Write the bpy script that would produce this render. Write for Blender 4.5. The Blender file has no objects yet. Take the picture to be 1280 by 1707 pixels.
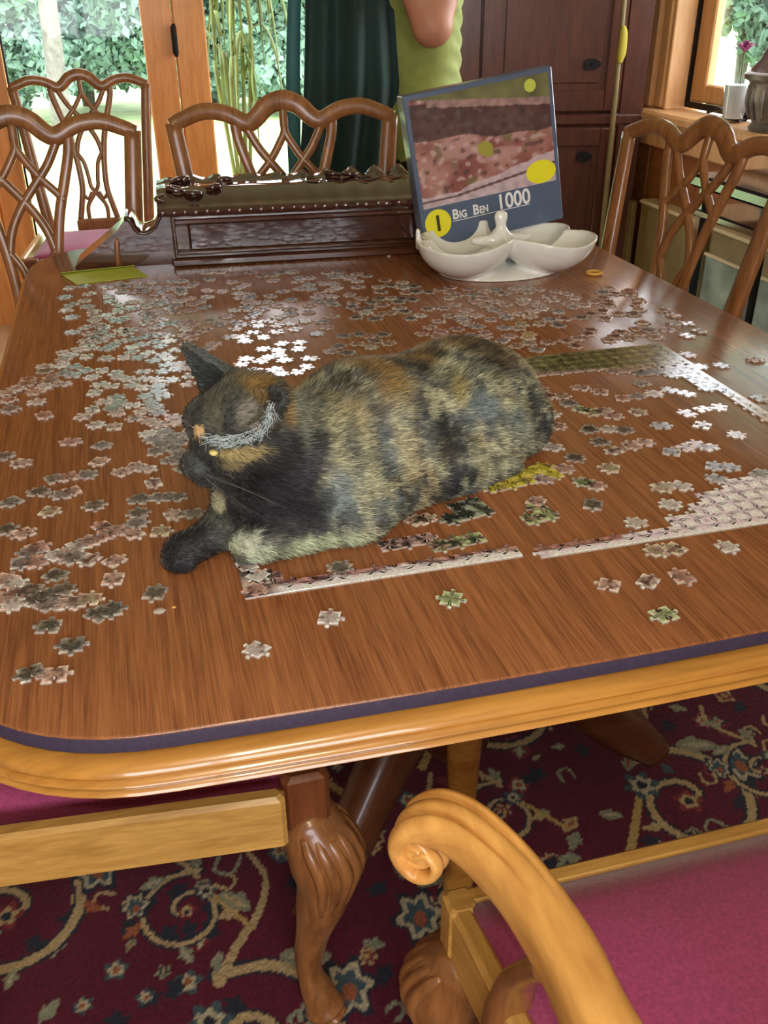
import bpy, math, random
import numpy as np
from mathutils import Vector, Matrix, noise
from math import sin, cos, pi, radians

random.seed(7); np.random.seed(7)
SC = bpy.context.scene
COL = SC.collection
ZT = 0.762                      # height of the covered table top

# ---------------------------------------------------------------- camera
PITCH, ROLL, YAW, CAMZ = 0.511419, -0.00761101, 0.25882, 1.23409
_f = Vector((0, cos(PITCH), -sin(PITCH))); _r = Vector((1, 0, 0)); _u = _r.cross(_f)
_R = cos(ROLL) * _r + sin(ROLL) * _u; _U = -sin(ROLL) * _r + cos(ROLL) * _u
_M = Matrix.Rotation(-YAW, 3, 'Z')
_R = _M @ _R; _U = _M @ _U; _f = _M @ _f
EYE = Vector((0, 0, CAMZ))
cam_data = bpy.data.cameras.new('camera'); cam = bpy.data.objects.new('camera', cam_data); COL.objects.link(cam)
m3 = Matrix((_R, _U, -_f)).transposed()
cam.matrix_world = Matrix.Translation(EYE) @ m3.to_4x4()
cam_data.sensor_fit = 'HORIZONTAL'; cam_data.sensor_width = 36.0; cam_data.lens = 36.0 * 1549 / 1280
cam_data.clip_start = 0.02; cam_data.clip_end = 200
SC.camera = cam

def at(u, v, z):
    """world point at height z that the photograph shows at pixel (u, v)"""
    d = _f + _R * ((u - 640) / 1549) - _U * ((v - 853.5) / 1549)
    return EYE + d * ((z - CAMZ) / d.z)

# ---------------------------------------------------------------- light
SC.view_settings.view_transform = 'Standard'; SC.view_settings.look = 'None'
SC.view_settings.gamma = 1.0; SC.view_settings.use_curve_mapping = False
SC.view_settings.exposure = 0.0
world = bpy.data.worlds.new('world'); SC.world = world; world.use_nodes = True
bg = world.node_tree.nodes['Background']; bg.inputs[0].default_value = (0.93, 0.95, 1.0, 1); bg.inputs[1].default_value = 10.0

def light(name, kind, loc, energy, color, size=0.1, aim=None, size_y=None):
    d = bpy.data.lights.new(name, kind); o = bpy.data.objects.new(name, d); COL.objects.link(o)
    o.location = loc; d.energy = energy; d.color = color
    if kind == 'AREA':
        d.size = size
        if size_y: d.shape = 'RECTANGLE'; d.size_y = size_y
    else: d.shadow_soft_size = size
    if aim is not None:
        o.rotation_euler = (Vector(aim) - Vector(loc)).to_track_quat('-Z', 'Y').to_euler()
    return o
# the phone's small flash beside its lens
light('camera_flash_lamp', 'POINT', tuple(EYE + _R * 0.012 + _U * 0.02), 5.5, (1.0, 0.93, 0.80), 0.006)
# warm fill light added above and behind the frame, no lamp known there
light('added_fill_light', 'POINT', (0.1, -0.55, 2.15), 24.0, (1.0, 0.86, 0.68), 0.16)
# portals in the openings: they only guide the sky's light
def portal(loc, aim, sx, sy):
    o = light('daylight_portal', 'AREA', loc, 1.0, (1, 1, 1), sx, aim, sy); o.data.cycles.is_portal = True
portal((0.35, 4.27, 1.1), (0.35, 0, 1.1), 1.75, 2.1)
portal((2.36, 2.85, 1.45), (0, 2.85, 1.45), 1.7, 1.3)
portal((-0.2, -2.32, 1.45), (-0.2, 0, 1.45), 2.0, 1.3)

# ---------------------------------------------------------------- materials
def new_mat(name):
    m = bpy.data.materials.new(name); m.use_nodes = True
    return m, m.node_tree.nodes, m.node_tree.links, m.node_tree.nodes['Principled BSDF']
def plain(name, c, rough=0.5, metal=0.0, spec=0.5, var=0.0, scale=30.0, bump=0.0, coat=0.0, sheen=0.0):
    m, N, L, B = new_mat(name)
    B.inputs['Base Color'].default_value = (*c, 1); B.inputs['Roughness'].default_value = rough
    B.inputs['Metallic'].default_value = metal; B.inputs['Specular IOR Level'].default_value = spec
    B.inputs['Coat Weight'].default_value = coat; B.inputs['Coat Roughness'].default_value = 0.08
    B.inputs['Sheen Weight'].default_value = sheen
    tc = N.new('ShaderNodeTexCoord'); nz = N.new('ShaderNodeTexNoise'); nz.inputs['Scale'].default_value = scale
    nz.inputs['Detail'].default_value = 4
    L.new(tc.outputs['Object'], nz.inputs['Vector'])
    if var > 0:
        mx = N.new('ShaderNodeMix'); mx.data_type = 'RGBA'
        mx.inputs[6].default_value = (*[x * (1 - var) for x in c], 1); mx.inputs[7].default_value = (*[min(1, x * (1 + var)) for x in c], 1)
        rp = N.new('ShaderNodeMapRange'); rp.inputs[1].default_value = 0.3; rp.inputs[2].default_value = 0.7
        L.new(nz.outputs['Fac'], rp.inputs[0]); L.new(rp.outputs[0], mx.inputs[0]); L.new(mx.outputs[2], B.inputs['Base Color'])
    if bump > 0:
        bp = N.new('ShaderNodeBump'); bp.inputs['Strength'].default_value = bump; bp.inputs['Distance'].default_value = 0.002
        L.new(nz.outputs['Fac'], bp.inputs['Height']); L.new(bp.outputs[0], B.inputs['Normal'])
    return m
def wood(name, c1, c2, axis=0, scale=14.0, stretch=10.0, rough=0.35, coat=0.0, spec=0.5, world_space=False, coat_rough=0.1, fine=0.5):
    m, N, L, B = new_mat(name)
    tc = N.new('ShaderNodeTexCoord'); mp = N.new('ShaderNodeMapping')
    s = [scale * stretch / 4] * 3; s[axis] = scale / 4
    mp.inputs['Scale'].default_value = s
    src = 'Object'
    if world_space:
        g = N.new('ShaderNodeNewGeometry'); L.new(g.outputs['Position'], mp.inputs['Vector'])
    else: L.new(tc.outputs[src], mp.inputs['Vector'])
    n1 = N.new('ShaderNodeTexNoise'); n1.inputs['Scale'].default_value = 1.0; n1.inputs['Detail'].default_value = 6; n1.inputs['Roughness'].default_value = 0.6
    n1.inputs['Distortion'].default_value = 0.6
    n2 = N.new('ShaderNodeTexNoise'); n2.inputs['Scale'].default_value = 4.0; n2.inputs['Detail'].default_value = 3
    L.new(mp.outputs[0], n1.inputs['Vector']); L.new(mp.outputs[0], n2.inputs['Vector'])
    ad = N.new('ShaderNodeMath'); ad.operation = 'MULTIPLY_ADD'; ad.inputs[1].default_value = fine; L.new(n2.outputs['Fac'], ad.inputs[0]); L.new(n1.outputs['Fac'], ad.inputs[2])
    rp = N.new('ShaderNodeMapRange'); rp.inputs[1].default_value = 0.35 + fine * 0.35; rp.inputs[2].default_value = 0.65 + fine * 0.65
    L.new(ad.outputs[0], rp.inputs[0])
    mx = N.new('ShaderNodeMix'); mx.data_type = 'RGBA'; mx.inputs[6].default_value = (*c1, 1); mx.inputs[7].default_value = (*c2, 1)
    L.new(rp.outputs[0], mx.inputs[0]); L.new(mx.outputs[2], B.inputs['Base Color'])
    B.inputs['Roughness'].default_value = rough; B.inputs['Specular IOR Level'].default_value = spec
    B.inputs['Coat Weight'].default_value = coat; B.inputs['Coat Roughness'].default_value = coat_rough
    return m
def attr_mat(name, rough=0.5, spec=0.5, coat=0.0, sheen=0.0, noise_amt=0.0, noise_scale=400, bump=0.0):
    m, N, L, B = new_mat(name)
    a = N.new('ShaderNodeAttribute'); a.attribute_name = 'col'
    B.inputs['Roughness'].default_value = rough; B.inputs['Specular IOR Level'].default_value = spec
    B.inputs['Coat Weight'].default_value = coat; B.inputs['Coat Roughness'].default_value = 0.15; B.inputs['Sheen Weight'].default_value = sheen
    out = a.outputs['Color']
    if noise_amt or bump:
        tc = N.new('ShaderNodeTexCoord'); nz = N.new('ShaderNodeTexNoise'); nz.inputs['Scale'].default_value = noise_scale; nz.inputs['Detail'].default_value = 3
        L.new(tc.outputs['Object'], nz.inputs['Vector'])
    if noise_amt:
        mr = N.new('ShaderNodeMapRange'); mr.inputs[1].default_value = .3; mr.inputs[2].default_value = .7; mr.inputs[3].default_value = 1 - noise_amt; mr.inputs[4].default_value = 1 + noise_amt
        L.new(nz.outputs['Fac'], mr.inputs[0])
        vm = N.new('ShaderNodeVectorMath'); vm.operation = 'SCALE'; L.new(out, vm.inputs[0]); L.new(mr.outputs[0], vm.inputs['Scale']); out = vm.outputs[0]
    if bump:
        bp = N.new('ShaderNodeBump'); bp.inputs['Strength'].default_value = bump; bp.inputs['Distance'].default_value = 0.003
        L.new(nz.outputs['Fac'], bp.inputs['Height']); L.new(bp.outputs[0], B.inputs['Normal'])
    L.new(out, B.inputs['Base Color'])
    return m
def glass(name, tint=(1, 1, 1), fac=0.12):
    m, N, L, B = new_mat(name); N.remove(B)
    t = N.new('ShaderNodeBsdfTransparent'); t.inputs[0].default_value = (*tint, 1)
    g = N.new('ShaderNodeBsdfGlossy'); g.inputs['Roughness'].default_value = 0.02
    mx = N.new('ShaderNodeMixShader'); lw = N.new('ShaderNodeLayerWeight'); lw.inputs[0].default_value = 0.35
    mt = N.new('ShaderNodeMath'); mt.operation = 'MULTIPLY'; mt.inputs[1].default_value = fac * 3; L.new(lw.outputs['Fresnel'], mt.inputs[0])
    L.new(mt.outputs[0], mx.inputs[0]); L.new(t.outputs[0], mx.inputs[1]); L.new(g.outputs[0], mx.inputs[2])
    L.new(mx.outputs[0], N['Material Output'].inputs[0])
    return m

M = dict(
    vinyl=wood('pad_wood_vinyl', (0.165, 0.052, 0.020), (0.385, 0.150, 0.054), 1, 18, 36, 0.20, 0.0, 0.5, True, fine=0.8),
    felt=plain('pad_felt_edge', (0.035, 0.022, 0.055), 0.7, var=.2, scale=200),
    oak=wood('golden_table_wood', (0.36, 0.15, 0.025), (0.58, 0.27, 0.05), 0, 20, 9, 0.26, 0.8, coat_rough=.07),
    chair=wood('chair_mahogany', (0.17, 0.062, 0.018), (0.36, 0.145, 0.045), 2, 26, 8, 0.30, 0.35, coat_rough=.15),
    chair_red=wood('chair_red_mahogany', (0.13, 0.035, 0.012), (0.24, 0.075, 0.025), 2, 26, 8, 0.30, 0.35, coat_rough=.15),
    arm=wood('armchair_honey_wood', (0.56, 0.25, 0.06), (0.84, 0.44, 0.12), 1, 30, 4, 0.36, 0.2, coat_rough=.2),
    rail=wood('seat_rail_wood', (0.46, 0.23, 0.05), (0.72, 0.41, 0.11), 0, 26, 10, 0.36, 0.2, coat_rough=.2),
    rail_side=wood('side_rail_wood', (0.46, 0.23, 0.05), (0.72, 0.41, 0.11), 1, 26, 10, 0.36, 0.2, coat_rough=.2),
    seat=plain('magenta_seat_fabric', (0.36, 0.045, 0.135), 0.85, var=0.22, scale=260, bump=0.25, sheen=0.3),
    dark=wood('dark_polished_mahogany', (0.035, 0.012, 0.007), (0.11, 0.038, 0.018), 0, 18, 9, 0.16, 0.8, coat_rough=.06),
    darkgloss=wood('glossy_carved_mahogany', (0.03, 0.010, 0.008), (0.075, 0.022, 0.014), 0, 18, 4, 0.10, 1.0, coat_rough=.04),
    pedestal=wood('pedestal_wood', (0.10, 0.030, 0.012), (0.18, 0.06, 0.022), 0, 18, 8, 0.3, 0.3),
    door=wood('door_pine', (0.62, 0.230, 0.050), (0.82, 0.350, 0.095), 2, 14, 9, 0.42, 0.1),
    trim=wood('window_pine', (0.55, 0.27, 0.10), (0.74, 0.42, 0.19), 2, 14, 9, 0.40, 0.1),
    wains=wood('wainscot_wood', (0.24, 0.075, 0.02), (0.36, 0.13, 0.035), 1, 12, 8, 0.38, 0.2),
    cab=wood('corner_cupboard_mahogany', (0.048, 0.012, 0.007), (0.100, 0.028, 0.013), 2, 12, 8, 0.30, 0.3),
    olive=plain('olive_painted_wood', (0.20, 0.145, 0.05), 0.4, var=.15, scale=20),
    cream=plain('cream_bead', (0.62, 0.50, 0.28), 0.4),
    panel=plain('grey_green_glass_panel', (0.22, 0.27, 0.21), 0.18, var=.5, scale=7),
    black=plain('black_lacquer', (0.008, 0.010, 0.014), 0.12, coat=1.0),
    iron=plain('black_iron', (0.012, 0.010, 0.010), 0.4, metal=.6),
    brass=plain('aged_brass', (0.45, 0.32, 0.08), 0.35, metal=.9),
    wall=plain('cream_plaster', (0.62, 0.52, 0.38), 0.8, var=.05, scale=8),
    ceil=plain('white_ceiling', (0.75, 0.72, 0.66), 0.9, var=.03, scale=8),
    floor=wood('floor_boards', (0.42, 0.25, 0.12), (0.60, 0.40, 0.22), 1, 10, 8, 0.35, 0.2),
    ceramic=plain('white_ceramic', (0.88, 0.87, 0.82), 0.12, coat=.6, var=.04, scale=25),
    note=plain('chartreuse_paper', (0.52, 0.56, 0.075), 0.6),
    board=plain('grey_cardboard', (0.42, 0.36, 0.31), 0.75, var=.1, scale=200),
    lime=plain('lime_knit_shirt', (0.34, 0.40, 0.10), 0.8, var=.12, scale=40, sheen=.2),
    coat=plain('dark_teal_cloth', (0.006, 0.032, 0.028), 0.75, var=.35, scale=6, sheen=.1),
    trousers=plain('black_trousers', (0.008, 0.008, 0.011), 0.8),
    skin=plain('skin', (0.56, 0.24, 0.15), 0.5, var=.08, scale=14),
    hair=plain('brown_hair', (0.08, 0.045, 0.025), 0.6, var=.3, scale=60),
    gold=plain('orange_gold_trim', (0.75, 0.40, 0.07), 0.4),
    lawn=plain('lawn_grass', (0.30, 0.42, 0.17), 0.9, var=.25, scale=3),
    leaf=plain('tree_leaves', (0.18, 0.31, 0.225), 0.8, var=.25, scale=1.2),
    leaf2=plain('pale_tree_leaves', (0.27, 0.42, 0.34), 0.8, var=.2, scale=1.2),
    bark=plain('tree_bark', (0.17, 0.16, 0.14), 0.9, var=.3, scale=12),
    frond=plain('strap_leaf_plant', (0.13, 0.19, 0.045), 0.6, var=.4, scale=9),
    pot=plain('terracotta', (0.35, 0.13, 0.06), 0.8, var=.1),
    urn=plain('grey_bronze', (0.20, 0.17, 0.14), 0.35, metal=.3, var=.5, scale=18, bump=.6),
    petal=plain('purple_petals', (0.28, 0.045, 0.16), 0.7),
    paint_white=plain('white_bead', (0.85, 0.83, 0.78), 0.35),
    pane=glass('window_glass'),
    clear=glass('clear_tumbler_glass', (0.96, 0.98, 1.0), 0.12),
    eye=plain('cat_eye_glint', (0.75, 0.62, 0.22), 0.05, coat=1.0),  # eye lightened to pale yellow, painting in the flash's glint
    pupil=plain('cat_pupil', (0.004, 0.004, 0.004), 0.05, coat=1.0),
    nose=plain('cat_nose', (0.05, 0.035, 0.035), 0.4),
    earfur=plain('pale_ear_fur', (0.42, 0.50, 0.52), 0.7, var=.2, scale=120),
    whisker=plain('whisker', (0.6, 0.6, 0.6), 0.4),
    shade=plain('frosted_lamp_shade', (0.9, 0.85, 0.75), 0.5),
    yellow=plain('yellow_print', (0.86, 0.78, 0.02), 0.3, coat=.3),
    ink=plain('dark_ink', (0.03, 0.025, 0.01), 0.4),
    white_ink=plain('white_ink', (0.82, 0.80, 0.80), 0.4),
    blue=plain('slate_blue_card', (0.085, 0.12, 0.20), 0.3, coat=.3),
    print=attr_mat('printed_card', 0.5, 0.4, 0.05),
    piece=attr_mat('puzzle_piece_print', 0.20, 0.6, 0.7, noise_amt=.25, noise_scale=420),
    rug=attr_mat('rug_pile', 0.95, 0.2, 0, 0.15, noise_amt=.22, noise_scale=230, bump=.5),
    fur=attr_mat('cat_fur', 0.6, 0.35, 0, 0.2, noise_amt=.3, noise_scale=160, bump=.3),
    furb=attr_mat('cat_fur_hairs', 0.5, 0.4),
)

# ---------------------------------------------------------------- helpers
def link_mesh(name, V, F, mat, parent=None, smooth=False, col=None, mats=None, fmat=None):
    me = bpy.data.meshes.new(name)
    me.from_pydata([tuple(v) for v in V] if not isinstance(V, np.ndarray) else V.tolist(), [], F if isinstance(F, list) else F.tolist())
    me.update()
    for mm in (mats or [mat]): me.materials.append(mm)
    if fmat is not None: me.polygons.foreach_set('material_index', np.asarray(fmat, dtype=np.int32))
    if smooth: me.polygons.foreach_set('use_smooth', [True] * len(me.polygons))
    if col is not None:
        a = me.color_attributes.new('col', 'FLOAT_COLOR', 'POINT')
        c = np.ones((len(me.vertices), 4), dtype=np.float32); c[:, :3] = np.asarray(col)[:, :3]
        a.data.foreach_set('color', c.ravel())
    o = bpy.data.objects.new(name, me); COL.objects.link(o)
    if parent is not None: o.parent = parent
    return o
def empty(name, loc=(0, 0, 0), rz=0.0):
    o = bpy.data.objects.new(name, None); COL.objects.link(o); o.location = loc; o.rotation_euler = (0, 0, rz); o.empty_display_size = .05
    return o
def tag(o, label, cat, group=None, kind=None):
    o['label'] = label; o['category'] = cat
    if group: o['group'] = group
    if kind: o['kind'] = kind
    return o
def structure(o): o['kind'] = 'structure'; return o
class MB:
    def __init__(s): s.V = []; s.F = []
    def add(s, V, F):
        n = len(s.V); s.V += [Vector(v) for v in V]; s.F += [[i + n for i in f] for f in F]; return s
    def box(s, lo, hi, bev=0.0, mtx=None):
        (x0, y0, z0), (x1, y1, z1) = lo, hi
        b = min(bev, (x1 - x0) / 2.01, (y1 - y0) / 2.01, (z1 - z0) / 2.01)
        if b <= 0:
            V = [(x, y, z) for z in (z0, z1) for y in (y0, y1) for x in (x0, x1)]
            F = [[0, 2, 3, 1], [4, 5, 7, 6], [0, 1, 5, 4], [2, 6, 7, 3], [0, 4, 6, 2], [1, 3, 7, 5]]
        else:
            ring = lambda d, z: [(x0 + d + b, y0 + d, z), (x1 - d - b, y0 + d, z), (x1 - d, y0 + d + b, z), (x1 - d, y1 - d - b, z), (x1 - d - b, y1 - d, z), (x0 + d + b, y1 - d, z), (x0 + d, y1 - d - b, z), (x0 + d, y0 + d + b, z)]
            R = [ring(b, z0), ring(0, z0 + b), ring(0, z1 - b), ring(b, z1)]
            V = sum(R, []); F = [[7 - i for i in range(8)], [24 + i for i in range(8)]]
            for k in range(3):
                for i in range(8):
                    j = (i + 1) % 8; F.append([k * 8 + i, k * 8 + j, k * 8 + 8 + j, k * 8 + 8 + i])
        if mtx is not None: V = [mtx @ Vector(v) for v in V]
        return s.add(V, F)
    def lathe(s, prof, c=(0, 0, 0), n=24, axis='Z'):
        V = []; F = []
        for r, z in prof:
            for k in range(n):
                a = 2 * pi * k / n; p = (r * cos(a), r * sin(a), z)
                if axis == 'Y': p = (p[0], z, p[1])
                if axis == 'X': p = (z, p[0], p[1])
                V.append((p[0] + c[0], p[1] + c[1], p[2] + c[2]))
        for i in range(len(prof) - 1):
            for k in range(n):
                j = (k + 1) % n; F.append([i * n + k, i * n + j, (i + 1) * n + j, (i + 1) * n + k])
        F.append(list(range(n))[::-1]); F.append([(len(prof) - 1) * n + k for k in range(n)])
        return s.add(V, F)
    def sweep(s, pts, rx, ry, up=(0, 0, 1), n=10, res=6, power=1.0, smooth=True):
        """closed tube along a smoothed path; rx across, ry along 'up'; power<1 makes the section squarer"""
        P = [Vector(p) for p in pts]; m = len(P)
        rx = list(rx) if hasattr(rx, '__len__') else [rx] * m; ry = list(ry) if hasattr(ry, '__len__') else [ry] * m
        Q = []; A = []; B = []
        for i in range(m - 1):
            p0 = P[max(i - 1, 0)]; p1 = P[i]; p2 = P[i + 1]; p3 = P[min(i + 2, m - 1)]
            for k in range(res):
                t = k / res
                if smooth: q = 0.5 * ((2 * p1) + (p2 - p0) * t + (2 * p0 - 5 * p1 + 4 * p2 - p3) * t * t + (-p0 + 3 * p1 - 3 * p2 + p3) * t ** 3)
                else: q = p1.lerp(p2, t)
                Q.append(q); e = t * t * (3 - 2 * t); A.append(rx[i] + (rx[i + 1] - rx[i]) * e); B.append(ry[i] + (ry[i + 1] - ry[i]) * e)
        Q.append(P[-1]); A.append(rx[-1]); B.append(ry[-1])
        V = []; F = []; up = Vector(up)
        for i, q in enumerate(Q):
            t = (Q[min(i + 1, len(Q) - 1)] - Q[max(i - 1, 0)]).normalized()
            sd = t.cross(up)
            if sd.length < 1e-4: sd = t.cross(Vector((1, 0, 0)))
            sd.normalize(); uu = sd.cross(t).normalized()
            for k in range(n):
                a = 2 * pi * (k + .5) / n; ca, sa = cos(a), sin(a)
                ca = math.copysign(abs(ca) ** power, ca); sa = math.copysign(abs(sa) ** power, sa)
                V.append(q + sd * (A[i] * ca) + uu * (B[i] * sa))
        for i in range(len(Q) - 1):
            for k in range(n):
                j = (k + 1) % n; F.append([i * n + k, i * n + j, (i + 1) * n + j, (i + 1) * n + k])
        F.append(list(range(n))[::-1]); F.append([(len(Q) - 1) * n + k for k in range(n)])
        return s.add(V, F)
    def prism(s, poly, axis, a, b):
        """extrude a 2-D polygon between a and b along axis (0,1,2)"""
        n = len(poly); V = []
        for t in (a, b):
            for p in poly:
                q = list(p); q.insert(axis, t); V.append(tuple(q))
        F = [list(range(n))[::-1], [n + i for i in range(n)]]
        for i in range(n): j = (i + 1) % n; F.append([i, j, n + j, n + i])
        return s.add(V, F)
    def loft(s, rings):
        n = len(rings[0]); V = sum([list(r) for r in rings], []); F = []
        for i in range(len(rings) - 1):
            for k in range(n): j = (k + 1) % n; F.append([i * n + k, i * n + j, (i + 1) * n + j, (i + 1) * n + k])
        F.append(list(range(n))[::-1]); F.append([(len(rings) - 1) * n + k for k in range(n)])
        return s.add(V, F)
    def build(s, name, mat, parent=None, smooth=False, mtx=None):
        V = [mtx @ v for v in s.V] if mtx is not None else s.V
        return link_mesh(name, V, s.F, mat, parent, smooth)
def auto_smooth(o, deg=35):
    me = o.data
    me.polygons.foreach_set('use_smooth', [True] * len(me.polygons))
    import bmesh
    bm = bmesh.new(); bm.from_mesh(me); bmesh.ops.recalc_face_normals(bm, faces=bm.faces[:])
    lim = radians(deg)
    for e in bm.edges:
        if len(e.link_faces) == 2 and e.calc_face_angle(0) > lim: e.smooth = False
    bm.to_mesh(me); bm.free(); return o
def copy_tree(o, parent=None):
    c = o.copy(); COL.objects.link(c); c.parent = parent
    for ch in [x for x in KIDS.get(o.name, [])]: copy_tree(ch, c)
    return c
KIDS = {}
def refresh_kids():
    KIDS.clear()
    for o in bpy.data.objects:
        if o.parent: KIDS.setdefault(o.parent.name, []).append(o)

# signed-distance modelling with surface nets
def surface_nets(fn, lo, hi, h):
    xs = [np.arange(lo[i], hi[i] + h, h) for i in range(3)]
    G = np.stack(np.meshgrid(*xs, indexing='ij'), -1).astype(np.float32)
    D = fn(G.reshape(-1, 3)).reshape(G.shape[:3]); nx, ny, nz = D.shape
    S = D < 0
    cnt = np.zeros((nx - 1, ny - 1, nz - 1), np.float32); acc = np.zeros((nx - 1, ny - 1, nz - 1, 3), np.float32)
    corners = [(i, j, k) for i in (0, 1) for j in (0, 1) for k in (0, 1)]
    def sub(A, c): return A[c[0]:c[0] + nx - 1, c[1]:c[1] + ny - 1, c[2]:c[2] + nz - 1]
    for a in corners:
        for ax in range(3):
            if a[ax] == 0:
                b = list(a); b[ax] = 1; b = tuple(b)
                da, db = sub(D, a), sub(D, b); cr = (da < 0) != (db < 0)
                t = np.where(cr, da / np.where(cr, da - db, 1), 0)
                off = np.zeros((*da.shape, 3), np.float32)
                for q in range(3): off[..., q] = a[q]
                off[..., ax] += t
                acc += off * cr[..., None]; cnt += cr
    act = cnt > 0; idx = -np.ones(act.shape, np.int64); idx[act] = np.arange(act.sum())
    P = acc[act] / cnt[act][:, None]; I = np.argwhere(act)
    V = np.array(lo) + (I + P) * h
    F = []
    for ax in range(3):
        o1, o2 = [(1, 2), (2, 0), (0, 1)][ax]
        sl = [slice(1, -1)] * 3; sl[ax] = slice(0, -1)
        sh = list(sl); sh[ax] = slice(1, None)
        A, B = S[tuple(sl)], S[tuple(sh)]
        for flip, msk in ((False, A & ~B), (True, ~A & B)):
            c = np.argwhere(msk); 
            if len(c) == 0: continue
            base = c.copy()
            for q in range(3):
                if q != ax: base[:, q] += 1
            def g(d1, d2):
                e = base.copy(); e[:, o1] -= d1; e[:, o2] -= d2; return idx[e[:, 0], e[:, 1], e[:, 2]]
            q4 = [g(1, 1), g(0, 1), g(0, 0), g(1, 0)]
            if flip: q4 = q4[::-1]
            F.append(np.stack(q4, 1))
    return V, np.concatenate(F)
def smin(a, b, k):
    h = np.clip(0.5 + 0.5 * (b - a) / k, 0, 1); return b * (1 - h) + a * h - k * h * (1 - h)
def s_cone(P, a, b, r1, r2):
    a = np.array(a, np.float32); b = np.array(b, np.float32); ba = b - a; t = np.clip(((P - a) @ ba) / (ba @ ba), 0, 1)
    return np.linalg.norm(P - (a + t[:, None] * ba), axis=1) - (r1 + (r2 - r1) * t)
def s_ell(P, c, r, R=None):
    q = P - np.array(c, np.float32)
    if R is not None: q = q @ np.array(R, np.float32)
    r = np.array(r, np.float32); k0 = np.linalg.norm(q / r, axis=1); k1 = np.linalg.norm(q / (r * r), axis=1)
    return k0 * (k0 - 1) / np.maximum(k1, 1e-6)

# ================================================================ the room
XL, XR, YF, YB, HC = -2.3, 2.2, -2.2, 4.15, 2.5
fl = structure(MB().box((XL - .1, YF - .1, -.1), (XR + .1, YB + .1, 0)).build('floor', M['floor']))
# separate floor boards near the back, where the photograph shows them
for k in range(10):
    x0 = -1.6 + k * .14
    MB().box((x0, 2.7, 0.0), (x0 + .136, 4.13, .006), .002).build('plank', M['floor'], fl)
structure(MB().box((XL - .1, YF - .1, HC), (XR + .1, YB + .1, HC + .1)).build('ceiling', M['ceil']))
structure(MB().box((XL - .1, YF - .1, 0), (XL, YB + .1, HC)).build('wall_left', M['wall']))
w = MB(); DX0, DX1, DZ = -.56, 1.28, 2.12
w.box((XL, YB, 0), (DX0, YB + .12, HC)); w.box((DX1, YB, 0), (XR + .1, YB + .12, HC)); w.box((DX0, YB, DZ), (DX1, YB + .12, HC))
structure(w.build('wall_back', M['wall']))
SZ = .80
w = MB(); w.box((XR, YF, 0), (XR + .14, 1.98, HC)); w.box((XR, 1.98, 0), (XR + .14, 3.72, SZ - .04)); w.box((XR, 1.98, 2.1), (XR + .14, 3.72, HC)); w.box((XR, 3.72, 0), (XR + .14, YB + .1, HC))
structure(w.build('wall_right', M['wall']))
w = MB(); w.box((XL, YF - .12, 0), (-1.25, YF, HC)); w.box((.85, YF - .12, 0), (XR, YF, HC)); w.box((-1.25, YF - .12, 0), (.85, YF, .8)); w.box((-1.25, YF - .12, 2.1), (.85, YF, HC))
structure(w.build('wall_front', M['wall']))

# French doors
def door_leaf(name, x0, x1, stile_l, stile_r, hinge_x=None):
    d = structure(empty(name, (x0, YB, 0)))
    y0, y1 = .01, .055; wdt = x1 - x0
    f = MB().box((0, y0, 0), (stile_l, y1, 2.08), .006).build('stile', M['door'], d)
    MB().box((wdt - stile_r, y0, 0), (wdt, y1, 2.08), .006).build('stile', M['door'], d)
    MB().box((stile_l, y0, 0), (wdt - stile_r, y1, .20), .004).build('rail', M['door'], d)
    MB().box((stile_l, y0, 1.98), (wdt - stile_r, y1, 2.08), .004).build('rail', M['door'], d)
    MB().box((stile_l, y0 + .018, .20), (wdt - stile_r, y0 + .024, 1.98)).build('pane', M['pane'], d)
    return d
d1 = door_leaf('door_1', -.50, .262, .115, .115)
d2 = door_leaf('door_2', .266, 1.22, .125, .10)
h = MB(); h.box((-.012, -.012, 1.02), (.010, .012, 1.12), .003); h.lathe([(.006, 1.012), (.0085, 1.018), (.0085, 1.122), (.006, 1.128)], (0, -.010, 0), 12)
h.build('hinge', M['iron'], d2)
MB().box((-.012, .0, .35), (.010, .012, .45), .003).build('hinge', M['iron'], d2)
MB().box((.119, -.004, 0.2), (.127, .012, 1.98), .002).build('screen_edge', M['iron'], d1)
t = MB(); t.box((-.62, YB - .03, 0), (-.50, YB + .12, 2.12), .006); structure(t.build('trim_1', M['door']))
t = MB(); t.box((1.22, YB - .03, 0), (1.30, YB + .12, 2.12), .006); structure(t.build('trim_2', M['door']))
t = MB(); t.box((-.62, YB - .03, 2.08), (1.30, YB + .12, 2.2), .006); structure(t.build('trim_3', M['door']))
# wooden wainscot left of the doors
wp = structure(empty('trim_4', (-.62, YB, 0)))
for k in range(9):
    MB().box((-.14 * (k + 1) + .003, -.022, .0), (-.14 * k, 0, 2.1), .004).build('panel', M['door'], wp)

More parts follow.
